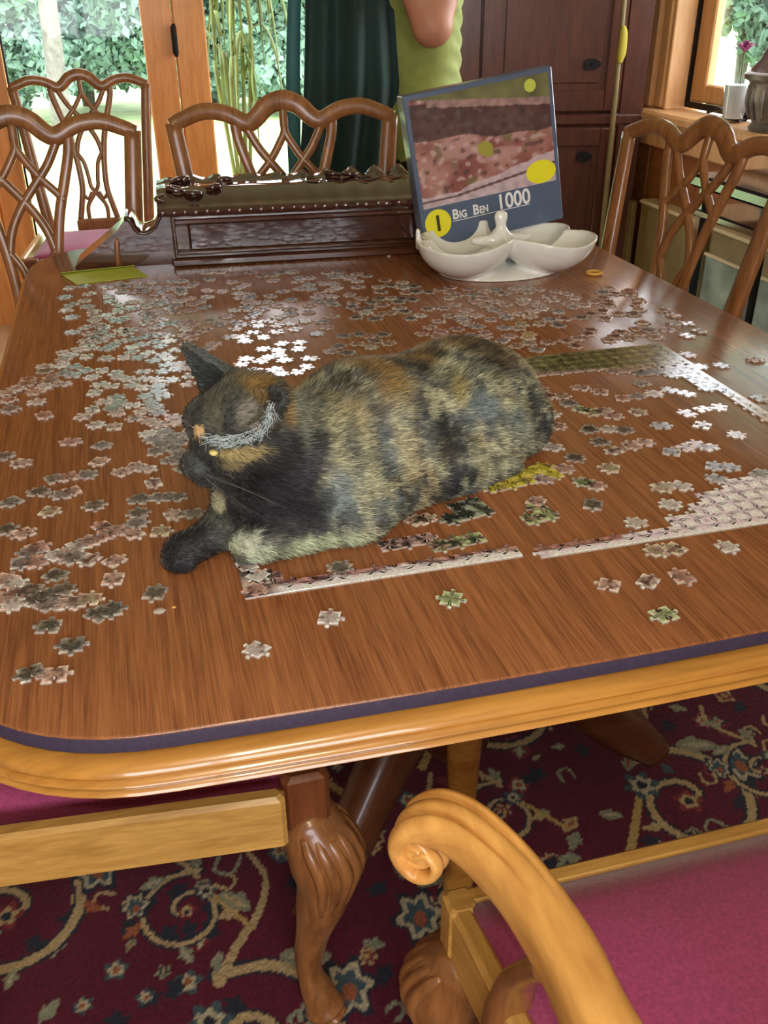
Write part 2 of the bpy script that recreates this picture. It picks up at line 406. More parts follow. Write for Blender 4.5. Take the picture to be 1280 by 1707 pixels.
# right window: moulded casing, sash, pane, sill
wn = structure(empty('window_1', (XR, 2.85, SZ)))
for (a, b, x0, x1) in ((1.06, 1.125, -.050, 0), (.985, 1.06, -.036, 0), (.925, .985, -.044, 0), (.862, .925, -.028, 0)):
    for s in (-1, 1): MB().box((x0, min(s * a, s * b), 0.0), (x1, max(s * a, s * b), 1.36), .010).build('casing', M['trim'], wn)
MB().box((-.045, -1.125, 1.30), (.0, 1.125, 1.42), .008).build('casing', M['trim'], wn)
for s in (-1, 1): MB().box((-.02, min(s * .845, s * .868), 0), (.14, max(s * .845, s * .868), 1.3), .004).build('jamb', M['trim'], wn)
MB().box((-.02, -.845, 1.28), (.14, .845, 1.30), .004).build('jamb', M['trim'], wn)
MB().box((-.10, -1.15, -.040), (.16, 1.15, 0.0), .010).build('sill', M['trim'], wn)
MB().box((-.055, -1.12, -.14), (-.0, 1.12, -.040), .006).build('apron', M['trim'], wn)
sash = MB()
for s in (-1, 1): sash.box((.085, min(s * .735, s * .838), .03), (.125, max(s * .735, s * .838), 1.28), .006)
sash.box((.085, -.735, .03), (.125, .735, .10), .006).box((.085, -.735, 1.2), (.125, .735, 1.28), .006).box((.085, -.03, .10), (.125, .03, 1.2), .004)
so = sash.build('sash', M['trim'], wn)
MB().box((.100, -.735, .10), (.105, .735, 1.2)).build('pane', M['pane'], so)
MB().box((.070, .836, .014), (.090, .850, 1.28)).box((.070, -.84, .008), (.090, .84, .030)).build('gasket', M['iron'], wn)
# wood panelling under the window
wp = structure(empty('trim_5', (XR, 0, 0)))
for k in range(15):
    MB().box((-.018, 1.30 + .19 * k, .10), (0, 1.30 + .19 * k + .187, SZ - .05), .005).build('panel', M['wains'], wp)
structure(MB().box((XR - .03, YF, 0), (XR, YB, .10), .006).build('baseboard_right', M['wains']))
# unseen front window behind the camera, added to let in more light
wf = structure(empty('added_window', (-.2, YF, .8)))
f = MB().box((-1.05, -.1, 0), (-.98, .02, 1.3), .004).box((.98, -.1, 0), (1.05, .02, 1.3), .004).box((-1.05, -.1, 1.23), (1.05, .02, 1.3), .004).box((-1.05, -.1, 0), (1.05, .04, .05), .004).box((-.03, -.08, .05), (.03, 0, 1.23), .004).build('window_frame', M['trim'], wf)
MB().box((-.98, -.06, .05), (.98, -.055, 1.23)).build('pane', M['pane'], wf)

# ================================================================ rug
RC = dict(red=(.095, .006, .020), tan=(.42, .30, .15), gold=(.42, .29, .10), navy=(.018, .022, .036), sage=(.24, .24, .16), rose=(.20, .03, .035), ivory=(.42, .36, .24), blue=(.05, .085, .10), rust=(.30, .09, .035))
gx = np.concatenate([np.arange(-.95, -.46, .014), np.arange(-.46, 1.30, .0038), np.arange(1.30, 1.85, .014)])
gy = np.concatenate([np.arange(-.6, .36, .014), np.arange(.36, 1.50, .0038), np.arange(1.50, 2.9, .014)])
RX, RY = np.meshgrid(gx, gy, indexing='ij'); RP = np.stack([RX, RY], -1); RCOL = np.empty((*RX.shape, 3), np.float32); RCOL[:] = RC['red']
# mottled ground
RCOL *= (0.85 + 0.3 * np.random.rand(*RX.shape))[..., None]
def rwin(x0, x1, y0, y1):
    i0, i1 = np.searchsorted(gx, [x0, x1]); j0, j1 = np.searchsorted(gy, [y0, y1]); return slice(i0, i1), slice(j0, j1)
def rstroke(pts, w, c, w2=None, edge=None):
    w2 = w if w2 is None else w2
    P = [np.array(p, float) for p in pts]
    Q = []
    for i in range(len(P) - 1):
        p0, p1, p2, p3 = P[max(i - 1, 0)], P[i], P[i + 1], P[min(i + 2, len(P) - 1)]
        for k in range(8):
            t = k / 8; Q.append(.5 * (2 * p1 + (p2 - p0) * t + (2 * p0 - 5 * p1 + 4 * p2 - p3) * t * t + (-p0 + 3 * p1 - 3 * p2 + p3) * t ** 3))
    Q.append(P[-1]); n = len(Q)
    mx = max(w, w2) + .006
    q = np.array(Q); sx, sy = rwin(q[:, 0].min() - mx, q[:, 0].max() + mx, q[:, 1].min() - mx, q[:, 1].max() + mx)
    G = RP[sx, sy]
    if G.size == 0: return
    best = np.full(G.shape[:2], 9.0)
    for i in range(n - 1):
        a, b = Q[i], Q[i + 1]; ba = b - a; L = ba @ ba
        if L < 1e-12: continue
        t = np.clip(((G - a) @ ba) / L, 0, 1); d = np.linalg.norm(G - (a + t[..., None] * ba), axis=-1)
        best = np.minimum(best, d - (w + (w2 - w) * (i + t) / n))
    if edge is not None: RCOL[sx, sy][best < .0045] = RC[edge]
    RCOL[sx, sy][best < 0] = RC[c]
def rblob(x, y, rx, ry, c, ang=0.0, lobes=0, amp=.25, edge=None):
    m = max(rx, ry) * 1.5; sx, sy = rwin(x - m, x + m, y - m, y + m); G = RP[sx, sy] - np.array([x, y])
    if G.size == 0: return
    ca, sa = cos(ang), sin(ang); u = (G[..., 0] * ca + G[..., 1] * sa) / rx; v = (-G[..., 0] * sa + G[..., 1] * ca) / ry
    r = np.hypot(u, v); th = np.arctan2(v, u)
    lim = 1 + amp * np.cos(lobes * th) if lobes else 1.0
    if edge is not None: RCOL[sx, sy][r < lim * 1.25] = RC[edge]
    RCOL[sx, sy][r < lim] = RC[c]
def rflower(x, y, s, cols, lobes=6, ang=0.):
    rblob(x, y, s, s, cols[0], ang, lobes, .22); rblob(x, y, s * .68, s * .68, cols[1], ang + .3, lobes, .2); rblob(x, y, s * .34, s * .34, cols[2])
def rleaf(x, y, L, ang, c, c2=None):
    dx, dy = cos(ang), sin(ang)
    rblob(x + dx * L / 2, y + dy * L / 2, L / 2, L * .2, c, ang); rblob(x + dx * L * .35 - dy * L * .15, y + dy * L * .35 + dx * L * .15, L * .25, L * .1, c, ang + .7); rblob(x + dx * L * .35 + dy * L * .15, y + dy * L * .35 - dx * L * .15, L * .25, L * .1, c, ang - .7)
    if c2: rblob(x + dx * L / 2, y + dy * L / 2, L / 3, L * .08, c2, ang)
def rspiral(x, y, R, turns, a0, w, c, sgn=1, edge=None, leaves=0):
    pts = []
    n = int(turns * 10)
    for i in range(n + 1):
        t = i / n; r = R * (1 - t) ** .75 + .010; a = a0 + sgn * turns * 2 * pi * t; pts.append((x + r * cos(a), y + r * sin(a)))
    rstroke(pts, w, c, w * .6, edge)
    for i in range(leaves):
        q = pts[int((i + .5) / leaves * n * .6)]; a = math.atan2(q[1] - y, q[0] - x)
        rleaf(q[0] + cos(a) * .004, q[1] + sin(a) * .004, .034, a + sgn * .6, ['sage', 'tan', 'rust'][i % 3], 'ivory' if i % 2 else None)
rr = random.Random(11)
# small filling motifs on the whole field
for i in range(2600):
    x, y = rr.uniform(-.9, 1.8), rr.uniform(-.55, 2.85)
    k = rr.random()
    if k < .30: rflower(x, y, rr.uniform(.010, .019), rr.choice([('tan', 'rose', 'gold'), ('sage', 'navy', 'tan'), ('rose', 'ivory', 'rust'), ('blue', 'ivory', 'rust')]), rr.choice([4, 5, 6]), rr.random() * 3)
    elif k < .60: rleaf(x, y, rr.uniform(.022, .042), rr.random() * 6.28, rr.choice(['sage', 'tan', 'rose', 'sage', 'blue']), rr.choice([None, 'ivory', 'rust']))
    elif k < .80:
        a = rr.random() * 6.28; s = rr.uniform(.02, .035); rstroke([(x, y), (x + s * cos(a), y + s * sin(a)), (x + s * 1.3 * cos(a + .7), y + s * 1.3 * sin(a + .7)), (x + s * cos(a + 1.5), y + s * sin(a + 1.5))], .0028, rr.choice(['tan', 'sage', 'rose']))
    else: rblob(x, y, .016, .012, 'navy', rr.random() * 3, 5)
# big scrolling vines, repeated over the field
def motif(ox, oy, s=1, fx=1):
    T = lambda p: (ox + fx * p[0] * s, oy + p[1] * s)
    c = T((0, 0)); rspiral(c[0], c[1], .120 * s, 1.35, 1.9 if fx > 0 else pi - 1.9, .0085 * s, 'tan', -fx, 'navy', 5)
    rstroke([T((-.04, .11)), T((-.01, .16)), T((.03, .21)), T((.05, .27)), T((.03, .33))], .008 * s, 'tan', .004)
    rstroke([T((-.17, -.10)), T((-.12, -.03)), T((-.075, .035))], .008 * s, 'gold', .006 * s)
    f = T((-.06, .055)); rflower(f[0], f[1], .028 * s, ('blue', 'ivory', 'navy'), 6)
    f = T((.135, .055)); rblob(f[0], f[1], .03 * s, .036 * s, 'ivory', 0, 6, .2, 'navy'); rblob(f[0], f[1], .021 * s, .026 * s, 'blue', 0, 6, .2); rblob(f[0], f[1] - .006, .010 * s, .014 * s, 'rust')
    f = T((0.0, -.0)); rflower(f[0], f[1], .022 * s, ('rose', 'tan', 'navy'), 5)
    f = T((.05, .13)); rleaf(f[0], f[1], .075 * s, -.3 if fx > 0 else pi + .3, 'sage', 'ivory')
    f = T((.02, .22)); rleaf(f[0], f[1], .06 * s, 2.4, 'sage', 'tan')
for i, (ox, oy) in enumerate([(.02, .745), (.42, .83), (.80, .98), (1.15, .80), (-.32, 1.05), (.10, 1.20), (.55, 1.28), (.95, 1.42), (-.38, .60), (.33, .42), (.75, .55), (1.2, 1.25), (.2, 1.75), (.75, 1.8), (-.4, 1.7), (1.3, 1.9), (0, 2.4), (.6, 2.4), (1.2, 2.5), (-.5, 2.3), (-.3, .0), (.3, -.1), (.9, .0), (1.4, .3), (-.7, .7)]):
    motif(ox, oy, 1.0, 1 if i % 2 == 0 else -1)
for i in range(34):
    motif(-.85 + .52 * (i % 5) + rr.uniform(-.06, .06) + .26 * ((i // 5) % 2), -.45 + .48 * (i // 5) + rr.uniform(-.05, .05), .55, rr.choice((-1, 1)))
# border bands
e = np.minimum(np.minimum(RX + .95, 1.85 - RX), np.minimum(RY + .6, 2.9 - RY))
RCOL[e < .10] = RC['navy']; RCOL[(e > .02) & (e < .035)] = RC['tan']; RCOL[(e > .085) & (e < .10)] = RC['gold']
nx, ny = RX.shape; RZ = .012 + .0012 * np.random.rand(nx, ny); RZ[e < .004] = .001
I = np.arange(nx * ny).reshape(nx, ny); RF = np.stack([I[:-1, :-1], I[1:, :-1], I[1:, 1:], I[:-1, 1:]], -1).reshape(-1, 4)
RZ *= .85
rug = link_mesh('oriental_rug', np.stack([RX, RY, RZ], -1).reshape(-1, 3), RF, M['rug'], col=RCOL.reshape(-1, 3))
tag(rug, 'deep red oriental rug with tan scrolling vines and flowers under the table', 'rug')

# ================================================================ dining table + protective pad
def outline(d, z, x0=-.205, x1=.945, y0=.543, y1=2.095, r=.185, n=14, bow=.020):
    x0 -= d; x1 += d; y0 -= d; y1 += d; r += d; P = []; cx = (x0 + x1) / 2
    def corner(ax, ay, a0):
        for k in range(n + 1):
            a = a0 + (pi / 2) * k / n; c, s = cos(a), sin(a)
            P.append((ax + r * math.copysign(abs(c) ** .88, c), ay + r * math.copysign(abs(s) ** .88, s)))
    for k in range(1, 12): P.append((x0 + r + (x1 - x0 - 2 * r) * k / 12, y0))
    corner(x1 - r, y0 + r, -pi / 2)
    for k in range(1, 8): P.append((x1, y0 + r + (y1 - y0 - 2 * r) * k / 8))
    corner(x1 - r, y1 - r, 0)
    for k in range(1, 12): P.append((x1 - r - (x1 - x0 - 2 * r) * k / 12, y1))
    corner(x0 + r, y1 - r, pi / 2)
    for k in range(1, 8): P.append((x0, y1 - r - (y1 - y0 - 2 * r) * k / 8))
    corner(x0 + r, y0 + r, pi)
    Q = []
    for x, y in P:
        b = bow * (1 - ((x - cx) / ((x1 - x0) / 2)) ** 2)
        Q.append((x, y - b + .006 if y < (y0 + y1) / 2 else y + b, z))
    return Q
table = tag(empty('dining_table', (.37, 1.3, 0)), 'large golden wood dining table with moulded edge and dark pedestal base', 'table')
Ti = Matrix.Translation((-.37, -1.3, 0))
prof = [(-.02, .700), (.004, .700), (.010, .7035), (.0145, .709), (.013, .714), (.0105, .7155), (.015, .719), (.017, .724), (.015, .7285), (.0125, .7295), (.0145, .733), (.0135, .738), (.009, .7425), (.003, .745), (-.02, .745)]
auto_smooth(MB().loft([outline(d, .745 - (.745 - z) * .78) for d, z in prof]).build('table_top', M['oak'], table, mtx=Ti), 50)
MB().box((-.02, .72, .63), (.76, 1.9, .70), .006).build('apron', M['pedestal'], table, mtx=Ti)
for cx, cy in ((.42, 1.13), (.37, 1.72)):
    colm = MB().lathe([(.045, .10), (.06, .12), (.06, .16), (.04, .19), (.034, .26), (.050, .34), (.062, .42), (.052, .50), (.036, .54), (.05, .57), (.05, .63), (.07, .64)], (cx, cy, 0), 24)
    auto_smooth(colm.build('pedestal_column', M['pedestal'], table, mtx=Ti), 40)
    for (dx, dy) in ((-.30, -.24), (.36, -.06), (0.0, .24)):
        MB().sweep([(cx, cy, .28), (cx + dx * .35, cy + dy * .35, .26), (cx + dx * .75, cy + dy * .75, .13), (cx + dx, cy + dy, .050)], [.036, .036, .032, .028], [.06, .055, .045, .028], n=10, power=.6).build('pedestal_foot', M['pedestal'], table, True, mtx=Ti)
# turned golden leg close to the near end
lg = MB().lathe([(.016, .03), (.024, .035), (.024, .06), (.017, .08), (.020, .20), (.026, .36), (.026, .44), (.018, .47), (.027, .49), (.027, .52), (.019, .54), (.024, .57), (.024, .64), (.03, .66)], (.352, .905, 0), 20)
auto_smooth(lg.build('leg', M['oak'], table, mtx=Ti), 40)
MB().lathe([(.016, .014), (.020, .018), (.018, .03)], (.352, .905, 0), 16).build('caster', M['brass'], table, mtx=Ti)

pad = tag(empty('table_pad', (.37, 1.3, .745)), 'wood-grain vinyl protective pad with dark navy edge covering the table', 'table pad')
Tp = Matrix.Translation((-.37, -1.3, -.745))
auto_smooth(MB().loft([outline(-.004, .7452), outline(0, .747), outline(0, .7585), outline(-.001, .7600)]).build('edge_band', M['felt'], pad, mtx=Tp), 60)
auto_smooth(MB().loft([outline(-.0005, .7598), outline(-.0008, .7612), outline(-.0022, ZT)]).build('vinyl_top', M['vinyl'], pad, mtx=Tp), 60)

# ================================================================ chairs
def strand_pt(x, z, zs=.46, lean=.085, y0=.215, H=1.0):
    """a point of the chair back's tilted plane; z measured from the floor"""
    t = max(0.0, (z - zs) / (H - zs)); return (x, y0 + lean * t ** 1.25 + .012 * (1 - (x / .24) ** 2), z)
def make_back(root, S, crest_w=.240, mat=None):
    mat = mat or M['chair']
    up = (0, -1, .12)
    # crest rail: three humps and slightly flared ears
    cr = [(-crest_w - .006, .968), (-crest_w + .02, .978), (-.175, .992), (-.125, .986), (-.085, .966), (-.062, .974), (-.035, .998), (0, 1.008), (.035, .998), (.062, .974), (.085, .966), (.125, .986), (.175, .992), (crest_w - .02, .978), (crest_w + .006, .968)]
    r1 = [.014, .0165, .0175, .0175, .0195, .0195, .0205, .0215, .0205, .0195, .0195, .0175, .0175, .0165, .014]
    MB().sweep([strand_pt(x, z) for x, z in cr], r1, .011, up, 10, 4, .7).build('crest_rail', mat, root, True)
    for s in (-1, 1):
        pts = [strand_pt(s * .185, .40), strand_pt(s * .190, .50), strand_pt(s * .205, .65), strand_pt(s * .222, .82), strand_pt(s * crest_w, .972)]
        MB().sweep(pts, [.021, .021, .020, .019, .018], [.016, .015, .013, .012, .011], up, 10, 5, .7).build('back_post', mat, root, True)
    sp = MB()
    def st(p, w=.009):
        q = [strand_pt(x, z) for x, z in p]; sp.sweep(q, w, .0075, up, 8, 5, .7)
    for s in (-1, 1):
        st([(s * .108, .972), (s * .104, .935), (s * .086, .875), (s * .066, .81), (s * .053, .74), (s * .046, .67), (s * .046, .61), (s * .056, .56), (s * .070, .50)], .0115)
        st([(s * .084, .958), (s * .058, .912), (s * .022, .868), (-s * .012, .825), (-s * .036, .78), (-s * .048, .73)], .0095)
        st([(0, .992), (0, .950), (s * .012, .925), (s * .036, .890), (s * .066, .858), (s * .082, .84)], .0085)
        st([(s * .050, .745), (s * .026, .705), (s * .017, .655), (s * .012, .618), (-s * .010, .585), (-s * .034, .548), (-s * .036, .50)], .0080)
        st([(s * .048, .60), (s * .030, .575), (s * .012, .60)], .007)
    sp.build('splat', mat, root, True)
    MB().box((-.085, .205, .455), (.085, .235, .505), .008).build('shoe', mat, root)
def leg_cabriole(root, x, y, sx, mat):
    k = .7071
    pts = [(x, y, .388), (x + sx * .006, y - .006, .372), (x + sx * .022, y - .022, .328), (x + sx * .018, y - .018, .26), (x + sx * .002, y - .002, .16), (x - sx * .004, y + .004, .09), (x + sx * .006, y - .006, .045), (x + sx * .012, y - .012, .022)]
    L = MB().sweep(pts, [.030, .036, .043, .032, .021, .016, .022, .027], [.030, .036, .043, .032, .021, .016, .022, .027], (sx, -1, 0), 16, 5, .85).build('leg', mat, root, True)
    c = MB()
    for i in range(-3, 4):       # carved lobes on the knee
        a = i * .36; n = Vector((sx * k, -k, 0)); tdir = Vector((sx * k, k, 0))
        d = n * cos(a) + tdir * sin(a)
        o_ = Vector((x, y, 0)); zz_ = lambda t: Vector((0, 0, t))
        c.sweep([o_ + n * .006 + d * .034 + zz_(.380), o_ + n * .016 + d * .0420 + zz_(.362), o_ + n * .029 + d * .0445 + zz_(.330), o_ + n * .028 + d * .038 + zz_(.290), o_ + n * .024 + d * .032 + zz_(.255)], [.005, .0075, .008, .006, .003], [.004, .006, .006, .004, .002], d, 8, 4)
    c.build('knee_carving', mat, L, True)
    MB().sweep([(x + sx * .012, y - .012, .026), (x + sx * .03, y - .03, .016)], [.026, .016], [.016, .010], n=10).build('foot', mat, L, True)
def make_chair(label, group, armchair=False, wf=.26, wb=.215, d0=-.225, d1=.215):
    root = empty('armchair' if armchair else 'dining_chair'); tag(root, label, 'chair', group)
    mat = M['chair']; rl = M['rail']
    # upholstered slip seat, gently domed
    n = 12; V = []; F = []
    for j in range(n + 1):
        for i in range(n + 1):
            u, v = i / n * 2 - 1, j / n; y = d0 + .022 + (d1 - d0 - .04) * v; hw = (wf + (wb - wf) * v) - .022
            e = max(abs(u), abs(v * 2 - 1)); z = .462 + .022 * (1 - e ** 4)
            V.append((u * hw, y, z))
    for j in range(n):
        for i in range(n): a = j * (n + 1) + i; F.append([a, a + 1, a + n + 2, a + n + 1])
    rim = [i for i in range(n + 1)] + [j * (n + 1) + n for j in range(1, n + 1)] + [n * (n + 1) + i for i in range(n - 1, -1, -1)] + [j * (n + 1) for j in range(n - 1, 0, -1)]
    b0 = len(V); V += [(V[i][0], V[i][1], .43) for i in rim]
    for k in range(len(rim)): j = (k + 1) % len(rim); F.append([rim[j], rim[k], b0 + k, b0 + j])
    link_mesh('seat', V, F, M['seat'], root, True)
    th = .022; zb, zt = .385, .462
    MB().box((-wf + (.004 if armchair else .05), d0, zb), (wf - (.004 if armchair else .05), d0 + th, zt), .005).build('front_rail', rl, root)
    MB().box((-wb + .02, d1 - th, zb), (wb - .02, d1, zt), .005).build('back_rail', rl, root)
    for s in (-1, 1):
        a = Vector((s * wf, d0 + (.004 if armchair else .05), 0)); b = Vector((s * (wb + .004), d1, 0)); dv = (b - a); ang = math.atan2(dv.y, dv.x)
        MB().box((0, -th if s > 0 else 0, zb), (dv.length, 0 if s > 0 else th, zt), .005).build('side_rail', M['rail_side'], root, mtx=Matrix.Translation(a) @ Matrix.Rotation(ang, 4, 'Z') if s < 0 else Matrix.Translation(a) @ Matrix.Rotation(ang, 4, 'Z') @ Matrix.Diagonal((1, -1, 1, 1)))
        if armchair: MB().box((min(s * wf, s * (wf - .03)), d0 - .001, zb), (max(s * wf, s * (wf - .03)), d0 + .03, zt + .001), .004).build('corner_block', rl, root)
        else: MB().box((min(s * wf, s * (wf - .052)), d0 - .002, zb - .004), (max(s * wf, s * (wf - .052)), d0 + .052, zt + .002), .006).build('corner_block', M['chair_red'], root)
        leg_cabriole(root, s * (wf - .028), d0 + .028, s, mat if not armchair else mat)
        MB().sweep([(s * .187, .205, .42), (s * .187, .210, .25), (s * .190, .235, .10), (s * .195, .262, .0)], [.018, .017, .016, .015], [.020, .018, .017, .016], (0, -1, 0), 8, 4, .6).build('leg', M['chair_red'], root, True)
    make_back(root, 1.0)
    return root
# chair seen across the far end of the table
GC = None
ch_c = make_chair('carved brown wooden chair pushed to the table\'s far end behind the dark case', None)
refresh_kids()
ch_b = copy_tree(ch_c); ch_a = copy_tree(ch_c); ch_d = copy_tree(ch_c); ch_f = copy_tree(ch_c)
ch_c.location = (.358, 1.885, 0.013); ch_c.scale = (1.0, 1.0, 1.005)
ch_b.scale = (1, 1, .995); ch_b.location = (-.208, 1.875, 0.013); ch_b['label'] = 'carved chair at the table\'s far left corner, cut by the photo\'s left edge'
ch_a.location = (-.108, 3.56, 0); ch_a.scale = (.97, .97, .97); ch_a['label'] = 'carved chair with pink seat standing farthest back against the glass doors'
ch_d.scale = (1, 1, .975); ch_d.location = (.825, 1.690, 0.013); ch_d.rotation_euler = (0, 0, radians(-82)); ch_d['label'] = 'carved chair on the table\'s right side in front of the window wall'
ch_f.location = (-.098, 1.005, 0.013); ch_f.rotation_euler = (0, 0, radians(91)); ch_f['label'] = 'chair tucked under the table\'s near left corner, showing golden seat rail and carved leg'
refresh_kids()
KF = {c.name.split('.')[0]: c for c in KIDS[ch_f.name]}

# armchair at the near end
ch_g = make_chair('wooden armchair with scrolled arm and magenta seat in the near right corner', None, True, .285, .235, -.235, .235)
ch_g.location = (.490, .335, 0.013); ch_g.rotation_euler = (0, 0, pi)
def arm(parent, side):
    """scrolled arm; world points are mirrored into the chair's own frame"""
    W = lambda x, y, z: Vector((side * (-(x - .49)), -(y - .335), z - .013))
    pts = [(.236, .135, .692), (.224, .20, .687), (.213, .285, .682), (.213, .345, .681), (.203, .405, .684), (.184, .450, .689), (.166, .472, .689), (.150, .484, .680), (.1445, .4885, .662), (.149, .485, .645), (.158, .4775, .637), (.167, .470, .643), (.169, .468, .656), (.163, .473, .664), (.157, .478, .658)]
    wd = [.017, .019, .0205, .0205, .0195, .0215, .0235, .0240, .0235, .0225, .0215, .0205, .020, .0195, .019]
    hh = [.024, .025, .026, .026, .025, .021, .0165, .010, .0085, .0075, .0065, .006, .0055, .0055, .005]
    # local section frame: across = horizontal normal of the arm, so build the ribbon by hand
    P = [W(*p) for p in pts]; n = 12; V = []; F = []; Q = []; A = []; B = []
    res = 7
    for i in range(len(P) - 1):
        p0, p1, p2, p3 = P[max(i - 1, 0)], P[i], P[i + 1], P[min(i + 2, len(P) - 1)]
        for k in range(res):
            t = k / res; Q.append(.5 * (2 * p1 + (p2 - p0) * t + (2 * p0 - 5 * p1 + 4 * p2 - p3) * t * t + (-p0 + 3 * p1 - 3 * p2 + p3) * t ** 3)); A.append(wd[i] + (wd[i + 1] - wd[i]) * t); B.append(hh[i] + (hh[i + 1] - hh[i]) * t)
    Q.append(P[-1]); A.append(wd[-1]); B.append(hh[-1])
    # horizontal 'across' directions, frozen once the scroll curls
    acr = []; last = None
    for i, q in enumerate(Q):
        t = (Q[min(i + 1, len(Q) - 1)] - Q[max(i - 1, 0)]); hz = Vector((t.x, t.y, 0))
        if i < 6.2 * res: last = Vector((-hz.y, hz.x, 0)).normalized()
        acr.append(last)
    for i, q in enumerate(Q):
        t = (Q[min(i + 1, len(Q) - 1)] - Q[max(i - 1, 0)]).normalized(); ac = acr[i]; nn = t.cross(ac).normalized()
        if i < res * 5 and nn.z < 0: nn = -nn
        if i >= res * 5 and i > 0 and nn.dot(prev) < 0: nn = -nn
        prev = nn
        g = max(0.0, min(1.0, (i / res - 3.3) / 1.6)) ; m_ = 72
        for k in range(m_):
            a = 2 * pi * k / m_; ca, sa = cos(a), sin(a)
            cx = math.copysign(abs(ca) ** .75, ca); sy = math.copysign(abs(sa) ** .75, sa)
            groove = g * min(.0065, B[i] * .62) * (math.exp(-((cx - .36) / .12) ** 2) + math.exp(-((cx + .36) / .12) ** 2)) if sa > 0 else 0
            V.append(q + ac * (A[i] * cx) + nn * (B[i] * sy - groove))
        n = m_
    for i in range(len(Q) - 1):
        for k in range(n): j = (k + 1) % n; F.append([i * n + k, i * n + j, (i + 1) * n + j, (i + 1) * n + k])
    F.append(list(range(n))[::-1]); F.append([(len(Q) - 1) * n + k for k in range(n)])
    a = link_mesh('arm', V, F, M['arm'], parent, True)
    auto_smooth(a, 70)
    c0 = W(.1565, .479, .660); ax = (W(.1565 + .031, .479 + .033, .660) - c0).normalized(); rt = ax.to_track_quat('Z', 'Y').to_matrix().to_4x4()
    core = MB().lathe([(.001, -.0175), (.006, -.0180), (.0075, -.0165), (.010, -.0160), (.0125, -.0175), (.014, -.0160), (.014, .0160), (.0125, .0175), (.010, .0160), (.0075, .0165), (.006, .0180), (.001, .0175)], (0, 0, 0), 24)
    auto_smooth(core.build('volute_core', M['arm'], a, mtx=Matrix.Translation(c0) @ rt), 40)
    # curved support rising from the side rail
    s = [(.226, .450, .40), (.226, .448, .46), (.226, .436, .52), (.224, .405, .58), (.220, .375, .63), (.216, .350, .668)]
    MB().sweep([W(*p) for p in s], [.012, .012, .010, .010, .011, .012], [.022, .022, .018, .018, .020, .024], (1, 0, 0), 12, 6, .7).build('arm_support', M['chair'], parent, True)
arm(ch_g, 1); arm(ch_g, -1)

